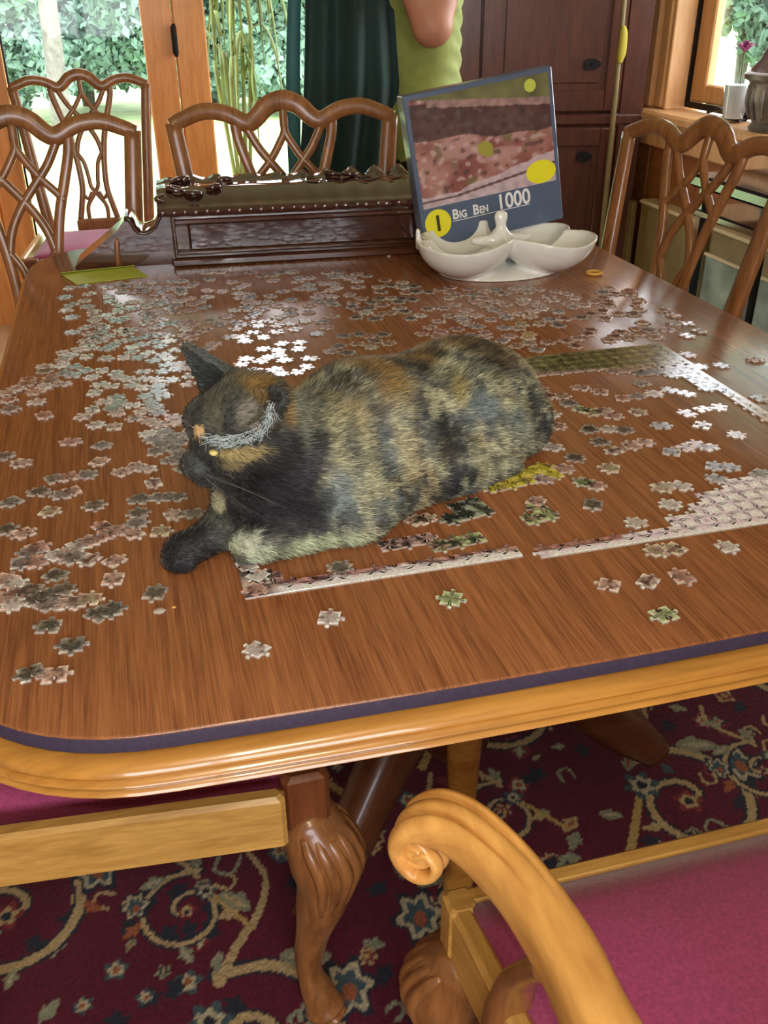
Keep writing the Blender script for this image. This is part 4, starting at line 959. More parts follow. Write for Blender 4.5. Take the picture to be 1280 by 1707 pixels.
# (u, v, hue, own label or None)
EXPL = [
    (428, 1085, 'white', 'pinkish white loose puzzle piece nearest the table\'s front edge'), (549, 1032, 'white', 'pinkish white loose puzzle piece below the corner strip\'s white edge'),
    (752, 1000, 'green', 'pale green loose puzzle piece lying below the corner strip\'s right half'), (1106, 1027, 'green', 'green and white loose puzzle piece near the front right edge'),
    (1015, 977, 'pink', 'peach loose puzzle piece left of the touching pair at right'), (1080, 971, 'pink', 'left one of two touching pink puzzle pieces below the lilac strip'),
    (1136, 963, 'pink', 'right one of two touching pink puzzle pieces below the lilac strip'), (1093, 920, 'cream', 'left half of the cream pair just under the lilac strip'),
    (1124, 917, 'cream', 'right half of the cream pair just under the lilac strip'), (1211, 914, 'white', 'white loose puzzle piece farthest right under the lilac strip'),
    (259, 990, 'dark', 'dark loose puzzle piece directly below the cat\'s black paw'), (164, 1026, 'dark', None), (186, 1018, 'dark', None), (82, 1046, 'dark', 'dark loose puzzle piece at left, above the pair near the rounded corner'), (120, 1077, 'dark', 'dark loose puzzle piece right above the bottom pair in the near left corner'),
    (52, 1124, 'dark', 'dark piece of the bottom pair in the table\'s near left corner'), (92, 1127, 'pink', 'pinkish piece of the bottom pair in the table\'s near left corner'),
    (1117, 843, 'white', 'bright white loose puzzle piece above the lilac strip'), (1134, 812, 'white', None), (1103, 814, 'cream', None), (1060, 874, 'white', 'white loose puzzle piece touching the lilac strip\'s upper edge'),
    (988, 843, 'dark', 'dark loose puzzle piece halfway between the yellow section and lilac strip'), (972, 805, 'green', None), (992, 811, 'pink', None), (1017, 782, 'cream', 'cream loose puzzle piece alone on bare wood right of the yellow section'),
    (958, 765, 'dark', 'dark loose puzzle piece just above the yellow section\'s right end'), (921, 747, 'white', 'white loose puzzle piece against the cat\'s rump'), (1190, 779, 'grey', None), (1216, 781, 'grey', None), (1227, 727, 'pink', None),
    (1170, 711, 'cream', None), (1102, 711, 'grey', None), (1063, 689, 'cream', None), (1145, 691, 'pink', None), (1170, 684, 'pink', None), (1198, 681, 'pink', None), (981, 717, 'dark', None), (1014, 717, 'white', None), (1040, 719, 'dark', None),
    (1001, 738, 'dark', None), (1024, 753, 'pink', None), (1052, 744, 'pink', None), (1074, 739, 'pink', None), (968, 648, 'pink', None), (1001, 655, 'pink', None), (1070, 641, 'grey', None), (1037, 665, 'pink', None), (1062, 662, 'grey', None), (1090, 658, 'white', None), (1116, 652, 'grey', None), (1144, 658, 'grey', None),
    (936, 662, 'cream', None), (948, 674, 'grey', None), (968, 684, 'green', None), (988, 689, 'cream', None), (1007, 687, 'pink', None), (1022, 695, 'pink', None), (900, 650, 'pink', None), (912, 661, 'pink', None), (919, 692, 'white', None), (929, 712, 'pink', None),
    (1119, 755, 'grey', None), (1142, 748, 'pink', None), (1160, 743, 'pink', None), (1182, 748, 'pink', None), (938, 783, 'pink', None), (905, 800, 'pink', None), (893, 838, 'pink', None),
    (567, 948, 'darkg', 'dark green and cream loose puzzle piece touching the corner strip'), (693, 869, 'cream', None), (708, 867, 'cream', None),
    (268, 888, 'cream', 'cream loose puzzle piece just left of the black paw'), (195, 887, 'pink', None), (228, 874, 'grey', None), (223, 891, 'pink', None), (172, 880, 'pink', None), (176, 893, 'pink', None), (142, 907, 'pink', None), (155, 902, 'pink', None), (129, 912, 'white', None),
    (191, 937, 'pink', None), (150, 935, 'pink', None), (122, 932, 'grey', None), (93, 928, 'white', None), (112, 924, 'pink', None), (49, 923, 'grey', None), (36, 940, 'grey', None), (62, 915, 'pink', None), (60, 938, 'pink', None), (189, 967, 'pink', 'pink loose puzzle piece lowest in the cluster left of the paw'), (93, 960, 'dark', None),
    (24, 975, 'white', None), (8, 968, 'pink', None), (30, 990, 'pink', None), (5, 1000, 'pink', None), (22, 1010, 'white', None), (52, 985, 'dark', None), (61, 1000, 'dark', None), (85, 993, 'dark', None), (105, 985, 'dark', None), (78, 1010, 'grey', None), (130, 1005, 'pink', None), (150, 1001, 'cream', None), (115, 1008, 'pink', None),
    (40, 891, 'pink', None), (10, 884, 'dark', None), (83, 854, 'cream', None), (158, 844, 'dark', None), (233, 834, 'dark', None), (231, 857, 'dark', None), (292, 830, 'dark', None), (290, 860, 'pink', None), (20, 838, 'grey', None), (65, 822, 'dark', None), (104, 826, 'grey', None), (120, 820, 'pink', None),
    (90, 800, 'grey', None), (115, 796, 'pink', None), (145, 793, 'grey', None), (203, 789, 'pink', None), (244, 783, 'white', None), (256, 807, 'pink', None), (225, 780, 'pink', None), (166, 771, 'pink', None), (36, 773, 'pink', None), (8, 762, 'grey', None), (118, 738, 'pink', None), (170, 744, 'grey', None), (268, 830, 'grey', None), (323, 858, 'grey', None), (412, 945, 'white', None), (430, 962, 'white', None), (425, 985, 'pink', None)]
HUES['darkg'] = [(.035, .045, .03)]
place = []
for (u, v, hue, lab) in EXPL:
    p = at(u, v, ZT); place.append((p.x, p.y, 'dark' if hue == 'darkg' else hue, lab, None))
def inside(x, y, poly):
    c = False; j = len(poly) - 1
    for i in range(len(poly)):
        if (poly[i][1] > y) != (poly[j][1] > y) and x < (poly[j][0] - poly[i][0]) * (y - poly[i][1]) / (poly[j][1] - poly[i][1]) + poly[i][0]: c = not c
        j = i
    return c
rz_ = random.Random(21)
ZONES = [  # photo outline -> table polygon, count, spacing, hues
    ([(95, 600), (200, 470), (325, 470), (330, 560), (330, 640), (318, 720), (190, 735), (20, 700), (5, 655)], 165, .0170, ['pink', 'grey', 'pink', 'brown', 'dark', 'pink', 'white'], 'far left'),
    ([(330, 455), (560, 452), (720, 478), (700, 560), (560, 600), (510, 640), (345, 600), (325, 520)], 150, .0180, ['pink', 'grey', 'brown', 'white', 'pink', 'grey'], 'behind'),
    ([(720, 480), (1040, 478), (1075, 500), (1190, 560), (1110, 566), (870, 596), (800, 570), (690, 562)], 118, .0190, ['pink', 'brown', 'pink', 'grey', 'brown'], 'right'),
    ([(105, 475), (250, 480), (240, 520), (110, 560)], 14, .024, ['grey', 'pink'], 'far left'),
    ([(255, 640), (318, 650), (312, 790), (255, 760)], 18, .018, ['dark', 'grey', 'dark'], 'near head'),
    ([(1120, 590), (1270, 600), (1275, 700), (1150, 620)], 5, .03, ['pink', 'grey'], 'right'),
    ([(1150, 730), (1270, 760), (1270, 800), (1170, 800)], 2, .03, ['grey'], 'right')]
for poly, cnt, sp, hues, zn in ZONES:
    W = [at(u, v, ZT) for u, v in poly]; W = [(p.x, p.y) for p in W]; x0, x1 = min(p[0] for p in W), max(p[0] for p in W); y0, y1 = min(p[1] for p in W), max(p[1] for p in W); got = 0
    for _ in range(9000):
        if got >= cnt: break
        x, y = rz_.uniform(x0, x1), rz_.uniform(y0, y1)
        if not inside(x, y, W): continue
        if noise.noise(Vector((x * 14, y * 14, 2))) < -.28: continue
        if any((x - q[0]) ** 2 + (y - q[1]) ** 2 < sp * sp for q in place): continue
        place.append((x, y, rz_.choice(hues), None, zn)); got += 1
def zone_of(x, y):
    if x > .40 and y < 1.20: return 'right high' if y > 1.02 else ('right low' if y < .90 else 'right')
    if x > .50: return 'behind right far' if y > 1.42 else 'behind right'
    if y > 1.02 and x > .17: return 'behind' if y < 1.32 else 'behind far'
    if x <= .17 and y > .93: return 'far left' if y < 1.25 else 'far left note'
    if x < .12: return 'near left' if y < .92 else 'left mid'
    return 'front'
PH_ = {'right': 'inside the unfinished border level with the cat\'s rump', 'right high': 'inside the unfinished border just below the olive strip', 'right low': 'between the yellow section and the lilac strip', 'behind right': 'just above the olive green strip', 'behind right far': 'scattered just in front of the white dish', 'behind': 'in the scatter close behind the cat\'s back', 'behind far': 'in the far scatter in front of the dark case', 'far left': 'in the scatter level with the cat\'s ears', 'far left note': 'in the far left scatter near the yellow-green paper', 'near left': 'in the loose cluster left of the cat\'s paw', 'left mid': 'along the table\'s left edge beside the cat\'s face', 'front': 'between the cat and the corner strip'}
HN = dict(pink='pink', white='pale white', cream='cream', dark='dark', green='green', brown='reddish brown', grey='greyish')
place.sort(key=lambda q: (q[3] is None, (q[0] ** 2 + q[1] ** 2)))
rp = random.Random(5); SV = []; SF = []; SCc = []
for n_, (x, y, hue, lab, zn) in enumerate(place):
    me = piece_data(hue, n_ % 11); ang = rp.uniform(0, 6.28)
    if n_ < 300:
        o = bpy.data.objects.new('puzzle_piece', me); COL.objects.link(o); o.location = (x, y, ZT + .0001); o.rotation_euler = (0, 0, ang)
        if lab: tag(o, lab, 'puzzle piece')
        else: ph = '%s loose puzzle piece %s' % (HN[hue], PH_[zone_of(x, y)]); tag(o, ph, 'puzzle piece', ph.replace('piece ', 'pieces ', 1))
    else:
        c, s = cos(ang), sin(ang); b = len(SV)
        SV += [(x + v.co.x * c - v.co.y * s, y + v.co.x * s + v.co.y * c, ZT + .0001 + v.co.z) for v in me.vertices]
        SF += [[i + b for i in p.vertices] for p in me.polygons]
        SCc += [tuple(d.color)[:3] for d in me.color_attributes['col'].data]
o = link_mesh('far_puzzle_pieces', SV, SF, M['piece'], col=SCc); tag(o, 'dense farther scatter of loose puzzle pieces across the table\'s back half', 'puzzle pieces', kind='stuff')
# crumbs of card
for (u, v, s, lab) in ((266, 1021, .006, 'tiny pale crumb of card beneath the dark piece below the paw'), (290, 1013, .0022, 'orange speck beside the pale crumb of card'), (648, 428, .005, 'small white scrap on the table left of the white dish')):
    p = at(u, v, ZT); mb = MB(); mb.lathe([(s * .8, 0), (s, s * .25), (s * .7, s * .55), (s * .3, s * .6)], (0, 0, 0), 7)
    o = mb.build('card_crumb', M['board'] if 'orange' not in lab else M['gold']); o.location = (p.x, p.y, ZT); o.scale = (1, .6, 1); tag(o, lab, 'crumb')
# folded chartreuse note
c4 = [at(u, v, ZT) for u, v in ((100, 457), (222, 445), (246, 461), (128, 475))]
mb = MB(); V = []
for dz in (.0004, .0014): V += [Vector((p.x, p.y, ZT + dz)) for p in c4]
mb.add(V, [[3, 2, 1, 0], [4, 5, 6, 7], [0, 1, 5, 4], [1, 2, 6, 5], [2, 3, 7, 6], [3, 0, 4, 7]])
cen = sum((Vector(p) for p in c4), Vector()) / 4
note = mb.build('paper_note', M['note']); tag(note, 'yellow-green slip of paper in front of the dark case\'s scrolled end', 'paper')
fl2 = MB(); a, b, c_, d_ = [Vector((p.x, p.y, 0)) for p in c4]
mid1, mid2 = a.lerp(d_, .12), b.lerp(c_, .12)
fl2.add([Vector((a.x, a.y, ZT + .0015)), Vector((b.x, b.y, ZT + .0015)), Vector((mid2.x, mid2.y, ZT + .005)), Vector((mid1.x, mid1.y, ZT + .005)), Vector((a.x, a.y, ZT + .0022)), Vector((b.x, b.y, ZT + .0022)), Vector((mid2.x, mid2.y, ZT + .0057)), Vector((mid1.x, mid1.y, ZT + .0057))], [[3, 2, 1, 0], [4, 5, 6, 7], [0, 1, 5, 4], [1, 2, 6, 5], [2, 3, 7, 6], [3, 0, 4, 7]]).build('folded_flap', M['note'], note)
# golden ring-like trinket
p = at(990, 457, ZT); mb = MB(); n = 24
mb.sweep([(cos(2 * pi * k / n) * .014, sin(2 * pi * k / n) * .012, .003) for k in range(n + 1)], .003, .0028, n=8, res=1)
o = mb.build('gold_ring', M['gold'], smooth=True); o.location = (p.x, p.y, ZT); tag(o, 'small golden ring lying right of the white dish', 'ring')

# ================================================================ dark carved case across the far end
case = tag(empty('carved_wooden_case', (.07, 1.87, ZT), radians(-4)), 'long dark glossy carved wooden case with scrolled end lying across the table', 'wooden case')
L = .60; D = .16; case.scale = (1, 1, .93)
fr = MB(); fr.box((0, 0, .0), (L, D, .018), .004); body_ = MB().box((0.006, .004, .016), (L - .006, D, .112), .004).build('case_body', M['dark'], case)
fr.build('base_moulding', M['dark'], case)
rf = MB().box((.012, -.006, .026), (L - .02, .006, .036), .003).box((.012, -.006, .088), (L - .02, .006, .100), .003).box((.012, -.006, .036), (.040, .006, .088), .003).box((L - .05, -.006, .036), (L - .02, .006, .088), .003)
rf.build('front_frame', M['dark'], case)
MB().box((.040, -.001, .036), (L - .05, .003, .088), .0015).build('front_panel', M['darkgloss'], case)
# moulded, carved top: wavy front lip, sloping glossy slope and raised crest
top = MB(); rings = []
n = 90
for k in range(n + 1):
    x = -.016 + (L + .02) * k / n; wv = .0035 * sin(k * 1.05); cr = .010 * abs(sin(k * .42)) ** 1.5 + .004 * sin(k * .9)
    endf = min(1, k / 6)
    rings.append([(x, -.016 + wv, .108), (x, -.020 + wv, .116), (x, -.014 + wv, .124), (x, -.004 + wv * .4, .124), (x, .004, .130), (x, .045, .146 + .25 * cr), (x, .075, .152 + .4 * cr), (x, .088, .150), (x, .100, .152 + endf * cr), (x, .115, .156 + endf * cr * 1.2), (x, .128, .148 + cr * .6), (x, .140, .130), (x, D, .112), (x, D / 2, .108)])
top.loft(rings); auto_smooth(top.build('carved_top', M['darkgloss'], case), 60)
for k, (x, y, z, s) in enumerate(((.002, .02, .136, 1.1), (.025, .045, .150, 1.0), (.055, .03, .143, .9), (.09, .05, .150, .9), (.03, .095, .158, 1.), (.12, .08, .156, .8), (.34, .10, .160, .9), (.37, .09, .158, .8))):
    a0 = k * 1.3; lf = MB()
    lf.sweep([(x + .016 * s * cos(a0 + t), y + .012 * s * sin(a0 + t), z + .003 * sin(t)) for t in (0, .9, 1.8, 2.7, 3.6, 4.5)], [.003, .006, .007, .006, .005, .002], [.003, .006, .006, .006, .004, .002], n=8, res=5); lf.build('leaf_carving', M['darkgloss'], case, True)
# scrolled end: swan-neck profile, sloping tip
pf = [(.008, .0), (.008, .112), (-.010, .098), (-.022, .076), (-.036, .066), (-.052, .064), (-.064, .072), (-.072, .092), (-.084, .094), (-.096, .078), (-.130, .050), (-.165, .024), (-.186, .006), (-.186, 0)]
mb = MB(); ca_ = 1
Vs = []
mb.prism([(x, z) for x, z in pf][::-1], 1, .030, .120)
auto_smooth(mb.build('scrolled_end', M['dark'], case), 30)
cap = MB(); cap.sweep([(.010, .075, .114), (-.012, .075, .100), (-.024, .075, .079), (-.038, .075, .069), (-.052, .075, .067), (-.063, .075, .075), (-.071, .075, .094), (-.082, .075, .099)], [.050] * 8, [.004, .004, .005, .005, .005, .006, .007, .004], (0, 0, 1), 10, 5, .6)
cap.build('scroll_cap', M['darkgloss'], case, True)
MB().sweep([(-.10, .033, .060), (-.103, .030, .03), (-.104, .030, .0)], .006, .004, (0, -1, 0), 8, 3).build('scroll_rib', M['chair'], case, True)

# ================================================================ white divided dish
DC = Vector((.676, 1.672, ZT))
lob = [(-.076, -.030, .084, .074), (.076, -.034, .086, .076), (.064, .050, .086, .064), (-.055, .050, .078, .060)]
def dish_sdf(P):
    P = P - np.array([0, 0, .0], np.float32)
    o = None
    for (x, y, rx, ry) in lob:
        e = s_ell(P, (x, y, .064), (rx, ry, .062)); o = e if o is None else smin(o, e, .006)
    foot = np.maximum(s_ell(P, (0, .0, .0), (.112, .078, .014)), 0 - P[:, 2] + .0)
    o = smin(o, foot, .008)
    o = np.maximum(o, P[:, 2] - (.060 + .006 * np.cos(P[:, 0] * 30)))
    for (x, y, rx, ry) in lob:
        rib = 1 + .025 * np.cos(14 * np.arctan2(P[:, 1] - y, P[:, 0] - x))
        i = s_ell(P, (x, y, .068), (rx - .006, ry - .006, .056)) + .0008 * rib
        o = np.maximum(o, -i)
    h = s_cone(P, (0, .0, .030), (0, .0, .062), .016, .010); h = smin(h, s_cone(P, (0, .0, .062), (-.002, .0, .082), .009, .0095), .006)
    h = smin(h, s_ell(P, (-.002, 0, .089), (.012, .009, .010)), .004)
    h = smin(h, s_cone(P, (0, 0, .050), (.050, .004, .052), .013, .006), .012); h = smin(h, s_cone(P, (0, 0, .050), (-.050, -.0, .052), .013, .006), .012)
    o = smin(o, h, .006)
    o = smin(o, s_cone(P, (-.150, .0, .050), (-.152, .002, .074), .006, .004), .005)
    return np.maximum(o, -P[:, 2])
V, F = surface_nets(dish_sdf, (-.19, -.14, -.006), (.19, .15, .140), .0026)
dish = link_mesh('divided_dish', V, F, M['ceramic'], smooth=True); dish.location = DC; dish.scale = (1.08, 1.05, 1.14); tag(dish, 'white ceramic divided dish with a centre handle, beneath the puzzle box', 'dish')
for (dx, dy, hue, lab) in ((-.085, .045, 'cream', 'peach puzzle piece lying in the dish\'s left bowl'), (-.055, .04, 'pink', 'pink puzzle piece in the dish beside the peach one')):
    o = bpy.data.objects.new('puzzle_piece', piece_data(hue, 3)); COL.objects.link(o); o.location = DC + Vector((dx, dy, .018)); o.rotation_euler = (.3, .2, dx * 30); tag(o, lab, 'puzzle piece')

# ================================================================ puzzle box standing in the dish
BW, BH, BT = .292, .282, .045
box = empty('puzzle_box'); tag(box, 'slate blue jigsaw puzzle box standing in the white dish', 'box')
MB().box((-BW / 2, .0, 0), (BW / 2, BT, BH), .002).build('box_lid', M['blue'], box)
ng = 110; sh_ = .052 / BH
gxx = np.linspace(-BW / 2 + .009, BW / 2 - .009, ng); gzz = np.linspace(.077, BH - .009, ng); V = []; C = []
for zi in gzz:
    for xi in gxx: V.append((xi, -.0006, zi)); C.append([k * .85 for k in picture((xi - gxx[0]) / (gxx[-1] - gxx[0]), (zi - gzz[0]) / (gzz[-1] - gzz[0]))])
F = [[j * ng + i, j * ng + i + 1, (j + 1) * ng + i + 1, (j + 1) * ng + i] for j in range(ng - 1) for i in range(ng - 1)]
link_mesh('cover_picture', V, F, M['print'], box, col=C)
def disc(name, x, z, rx, rz, y, mat, parent, n=32):
    V = [(x + rx * cos(2 * pi * k / n), y, z + rz * sin(2 * pi * k / n)) for k in range(n)] + [(x + rx * cos(2 * pi * k / n), y + .0008, z + rz * sin(2 * pi * k / n)) for k in range(n)]
    F = [list(range(n)), [n + k for k in range(n)][::-1]] + [[k, n + k, n + (k + 1) % n, (k + 1) % n] for k in range(n)]
    return link_mesh(name, V, F, mat, parent)
def text(s, x, z, size, mat, parent, name, y=-.0016, align='LEFT', xs=1.0, bold=0.0):
    c = bpy.data.curves.new(name, 'FONT'); c.body = s; c.size = size; c.align_x = align; c.extrude = .0002; c.offset = bold
    tmp = bpy.data.objects.new(name, c); COL.objects.link(tmp); bpy.context.view_layer.update()
    me = bpy.data.meshes.new_from_object(tmp.evaluated_get(bpy.context.evaluated_depsgraph_get())); bpy.data.objects.remove(tmp)
    me.materials.clear(); me.materials.append(mat); me.transform(Matrix.Translation((x, y, z)) @ Matrix.Diagonal((xs, 1, 1, 1)) @ Matrix.Rotation(pi / 2, 4, 'X'))
    o = bpy.data.objects.new(name, me); COL.objects.link(o); o.parent = parent; o['kind'] = 'stuff'; return o
dc = disc('yellow_roundel', -.112, .046, .0265, .0265, -.0012, M['yellow'], box)
t = text('1', -.112, .032, .042, M['ink'], dc, 'lettering', -.0022, 'CENTER', 1.0, .001)
text('B', -.082, .047, .026, M['white_ink'], box, 'lettering', xs=.9, bold=.0007); text('IG', -.068, .047, .019, M['white_ink'], box, 'lettering', xs=.85, bold=.0006)
text('B', -.040, .047, .026, M['white_ink'], box, 'lettering', xs=.9, bold=.0007); text('EN', -.026, .047, .019, M['white_ink'], box, 'lettering', xs=.75, bold=.0006)
text('1000', .010, .046, .040, M['white_ink'], box, 'lettering', xs=.88, bold=.0008)
disc('yellow_oval', .107, .099, .0305, .0215, -.0012, M['yellow'], box)
disc('small_roundel', .100, .256, .0115, .0115, -.0012, plain('pale_yellow_print', (.55, .60, .08), .4), box)
MB().box((-.082, -.0010, .0425), (.078, -.0004, .0437)).build('rule_line', M['white_ink'], box)

# ================================================================ corner cupboard
cup = tag(empty('corner_cupboard', (1.325, 3.90, 0), radians(-12)), 'tall dark mahogany cupboard in the far corner behind the puzzle box', 'cupboard')
CW = .80
MB().box((0, .022, 0), (CW, .20, 2.2), .004).build('carcass', M['cab'], cup)
MB().box((-.004, -.004, .74), (CW + .004, .03, .785), .008).build('waist_moulding', M['cab'], cup)
for (x0, x1) in ((0, .115), (CW - .10, CW)): MB().box((x0, 0, 0), (x1, .024, 2.2), .004).build('stile', M['cab'], cup)
for (z0, z1) in ((.785, 2.15), (.10, .74)):
    dd = MB().box((.120, .003, z0 + .004), (CW - .105, .024, z1 - .004), .004)
    do = dd.build('door', M['cab'], cup)
    w_ = CW - .285; f = MB()
    for (a, b, c, d) in ((.120, .185, z0 + .01, z1 - .01), (CW - .17, CW - .105, z0 + .01, z1 - .01)): f.box((a, -.006, c), (b, .006, d), .004)
    f.box((.185, -.006, z0 + .01), (CW - .17, .006, z0 + .09), .004).box((.185, -.006, z1 - .08), (CW - .17, .006, z1 - .01), .004); f.build('door_frame', M['cab'], do)
    MB().box((.21, -.001, z0 + .115), (CW - .195, .006, z1 - .105), .008).build('raised_panel', M['cab'], do)
    kz = .97 if z0 > .7 else .62
    kp = MB(); n = 20; kp.add([(CW - .235 + .034 * cos(2 * pi * k / n) * (1 + .15 * cos(6 * pi * k / n)), -.009 - dz, kz + .022 * sin(2 * pi * k / n)) for dz in (0, .003) for k in range(n)], [[k for k in range(n)][::-1], [n + k for k in range(n)]] + [[k, (k + 1) % n, n + (k + 1) % n, n + k] for k in range(n)])
    kp.lathe([(.004, -.020), (.006, -.016), (.003, -.009)], (CW - .235, 0, kz), 10, 'Y'); kp.build('keyhole_plate', M['iron'], do)

# staff with yellow tag leaning beside the cupboard
st = MB(); a = Vector((1.945, 3.66, 0.0)); b = Vector((1.962, 3.73, 1.6)); st.sweep([a, a.lerp(b, .5), b], [.012, .011, .010], [.012, .011, .010], (0, 1, 0), 12, 4)
sto = st.build('wooden_staff', M['olive'], smooth=True); tag(sto, 'tall thin olive-brown staff leaning between the dark cupboard and window', 'staff')
q = a.lerp(b, .655)
MB().sweep([q + Vector((0, -.012, .06)), q + Vector((.004, -.014, .03)), q + Vector((.004, -.014, -.03)), q + Vector((0, -.012, -.07))], [.008, .016, .018, .010], [.006, .012, .012, .008], (0, 1, 0), 10, 5).build('yellow_tag', plain('yellow_cloth', (.42, .34, .03), .7), sto, True)

# ================================================================ low cabinet under the window
lc = tag(empty('low_cabinet', (XR, 1.4, 0)), 'low olive cabinet with grey-green panels and cream beads under the window', 'cabinet')
Lc = 2.27
MB().box((-.085, 0, .06), (-.02, Lc, .44), .004).build('cabinet_body', M['olive'], lc)
MB().box((-.098, -.01, .44), (-.02, Lc, .456), .006).build('cabinet_top', M['cream'], lc)
MB().box((-.10, 0, 0), (-.02, Lc, .06), .004).build('plinth', M['cream'], lc)
for k in range(5):
    y0 = .09 + k * .56
    if k < 5 and y0 + .5 < Lc:
        p_ = MB().box((-.091, y0 + .03, .11), (-.085, y0 + .53, .345), .002).build('cabinet_panel', M['panel'], lc)
        MB().box((-.099, y0 + .03, .345), (-.085, y0 + .53, .357), .002).build('bead', M['cream'], p_)
        MB().box((-.099, y0 + .03, .098), (-.085, y0 + .53, .11), .002).build('bead', M['cream'], p_)
    MB().box((-.108, y0 - .03, .06), (-.085, y0 + .03, .44), .003).build('mullion', M['olive'], lc)
bx = tag(empty('side_table', (XR - .28, 2.27, 0)), 'black glossy two-tiered side table under the window behind the right chair', 'side table')
MB().box((-.15, -.52, .675), (.15, .52, .715), .008).build('table_top', M['black'], bx)
MB().box((-.14, -.50, .585), (.14, .50, .612), .006).build('shelf', M['black'], bx)
for sx_ in (-1, 1):
    for sy_ in (-1, 1): MB().box((sx_ * .12 - .016, sy_ * .46 - .016, 0), (sx_ * .12 + .016, sy_ * .46 + .016, .677), .003).build('leg', M['black'], bx)

# ================================================================ things on the window sill
urn = tag(empty('ornate_urn', (2.20, 2.985, SZ)), 'large ornate grey lidded urn standing on the window sill', 'urn')
auto_smooth(MB().lathe([(.001, 0), (.085, 0), (.092, .012), (.080, .026), (.098, .06), (.112, .11), (.108, .150), (.112, .158), (.128, .165), (.130, .180), (.118, .188), (.001, .188)], (0, 0, 0), 36).build('urn_body', M['urn'], urn), 40)
auto_smooth(MB().lathe([(.112, .186), (.110, .198), (.085, .225), (.082, .235), (.066, .27), (.063, .28), (.046, .33), (.044, .34), (.028, .39), (.034, .41), (.020, .44), (.001, .45)], (0, 0, 0), 32).build('lid', plain('dull_red_bronze', (.15, .085, .075), .4, metal=.2, var=.4, scale=20), urn), 40)
for k in range(16):
    a = 2 * pi * k / 16; MB().sweep([(.094 * cos(a), .094 * sin(a), .04), (.110 * cos(a), .110 * sin(a), .09), (.108 * cos(a), .108 * sin(a), .145)], [.004, .008, .005], [.003, .006, .004], (cos(a), sin(a), 0), 6, 3).build('gadroon', M['urn'], urn, True)
tb = tag(empty('glass_tumbler', (2.20, 3.24, SZ)), 'clear glass tumbler beside the urn on the window sill', 'glass')
tb.scale = (1.25, 1.25, 1.5)
auto_smooth(MB().lathe([(.001, .002), (.030, .002), (.036, .03), (.040, .10), (.037, .10), (.033, .03), (.028, .010), (.001, .010)], (0, 0, 0), 28).build('tumbler_body', M['clear'], tb), 40)
auto_smooth(MB().lathe([(.001, .0102), (.027, .0102), (.032, .03), (.036, .085), (.001, .085)], (0, 0, 0), 24).build('white_contents', M['paint_white'], tb), 40)
fw = tag(empty('purple_flower', (2.20, 3.23, SZ + .09)), 'purple flower standing in the clear glass tumbler', 'flower')
MB().sweep([(0, 0, .0), (.002, .003, .08), (-.002, .004, .15)], .0022, .0022, n=6).build('stem', M['frond'], fw)
pt = MB()
for k in range(11):
    a_ = k * 2.4; rr_ = .012 + .002 * (k % 3); pt.sweep([(0, .004, .145), (rr_ * cos(a_), .004 + rr_ * sin(a_), .158 + .004 * (k % 4)), (2.1 * rr_ * cos(a_), .004 + 2.1 * rr_ * sin(a_), .160 + .007 * (k % 4))], [.004, .012, .004], [.002, .003, .001], n=8, res=4)
pt.build('petals', M['petal'], fw, True)
cr_ = tag(empty('window_crank', (XR + .03, 3.30, SZ)), 'black window crank handle on the sill below the sash', 'crank')
MB().box((-.005, -.05, 0), (.05, .05, .022), .006).build('crank_base', M['iron'], cr_)
MB().sweep([(.0, .02, .022), (-.01, .06, .032), (-.012, .11, .022), (-.012, .135, .016)], [.009, .008, .006, .007], [.008, .007, .006, .007], n=8, res=5).build('handle', M['iron'], cr_, True)
bd = tag(empty('blind_cord', (XR - .075, 3.80, .82)), 'white blind cord with two small round ends beside the window casing', 'cord')
MB().sweep([(0, .0, .02), (0, .012, .25), (0, .02, .9)], .0022, .0022, n=5, res=3).build('cord', M['paint_white'], bd)
for (y, z) in ((.0, .02), (.012, .21)): dome('cord_ball', Vector((0, y, z)), .009, M['paint_white'], bd, 10)

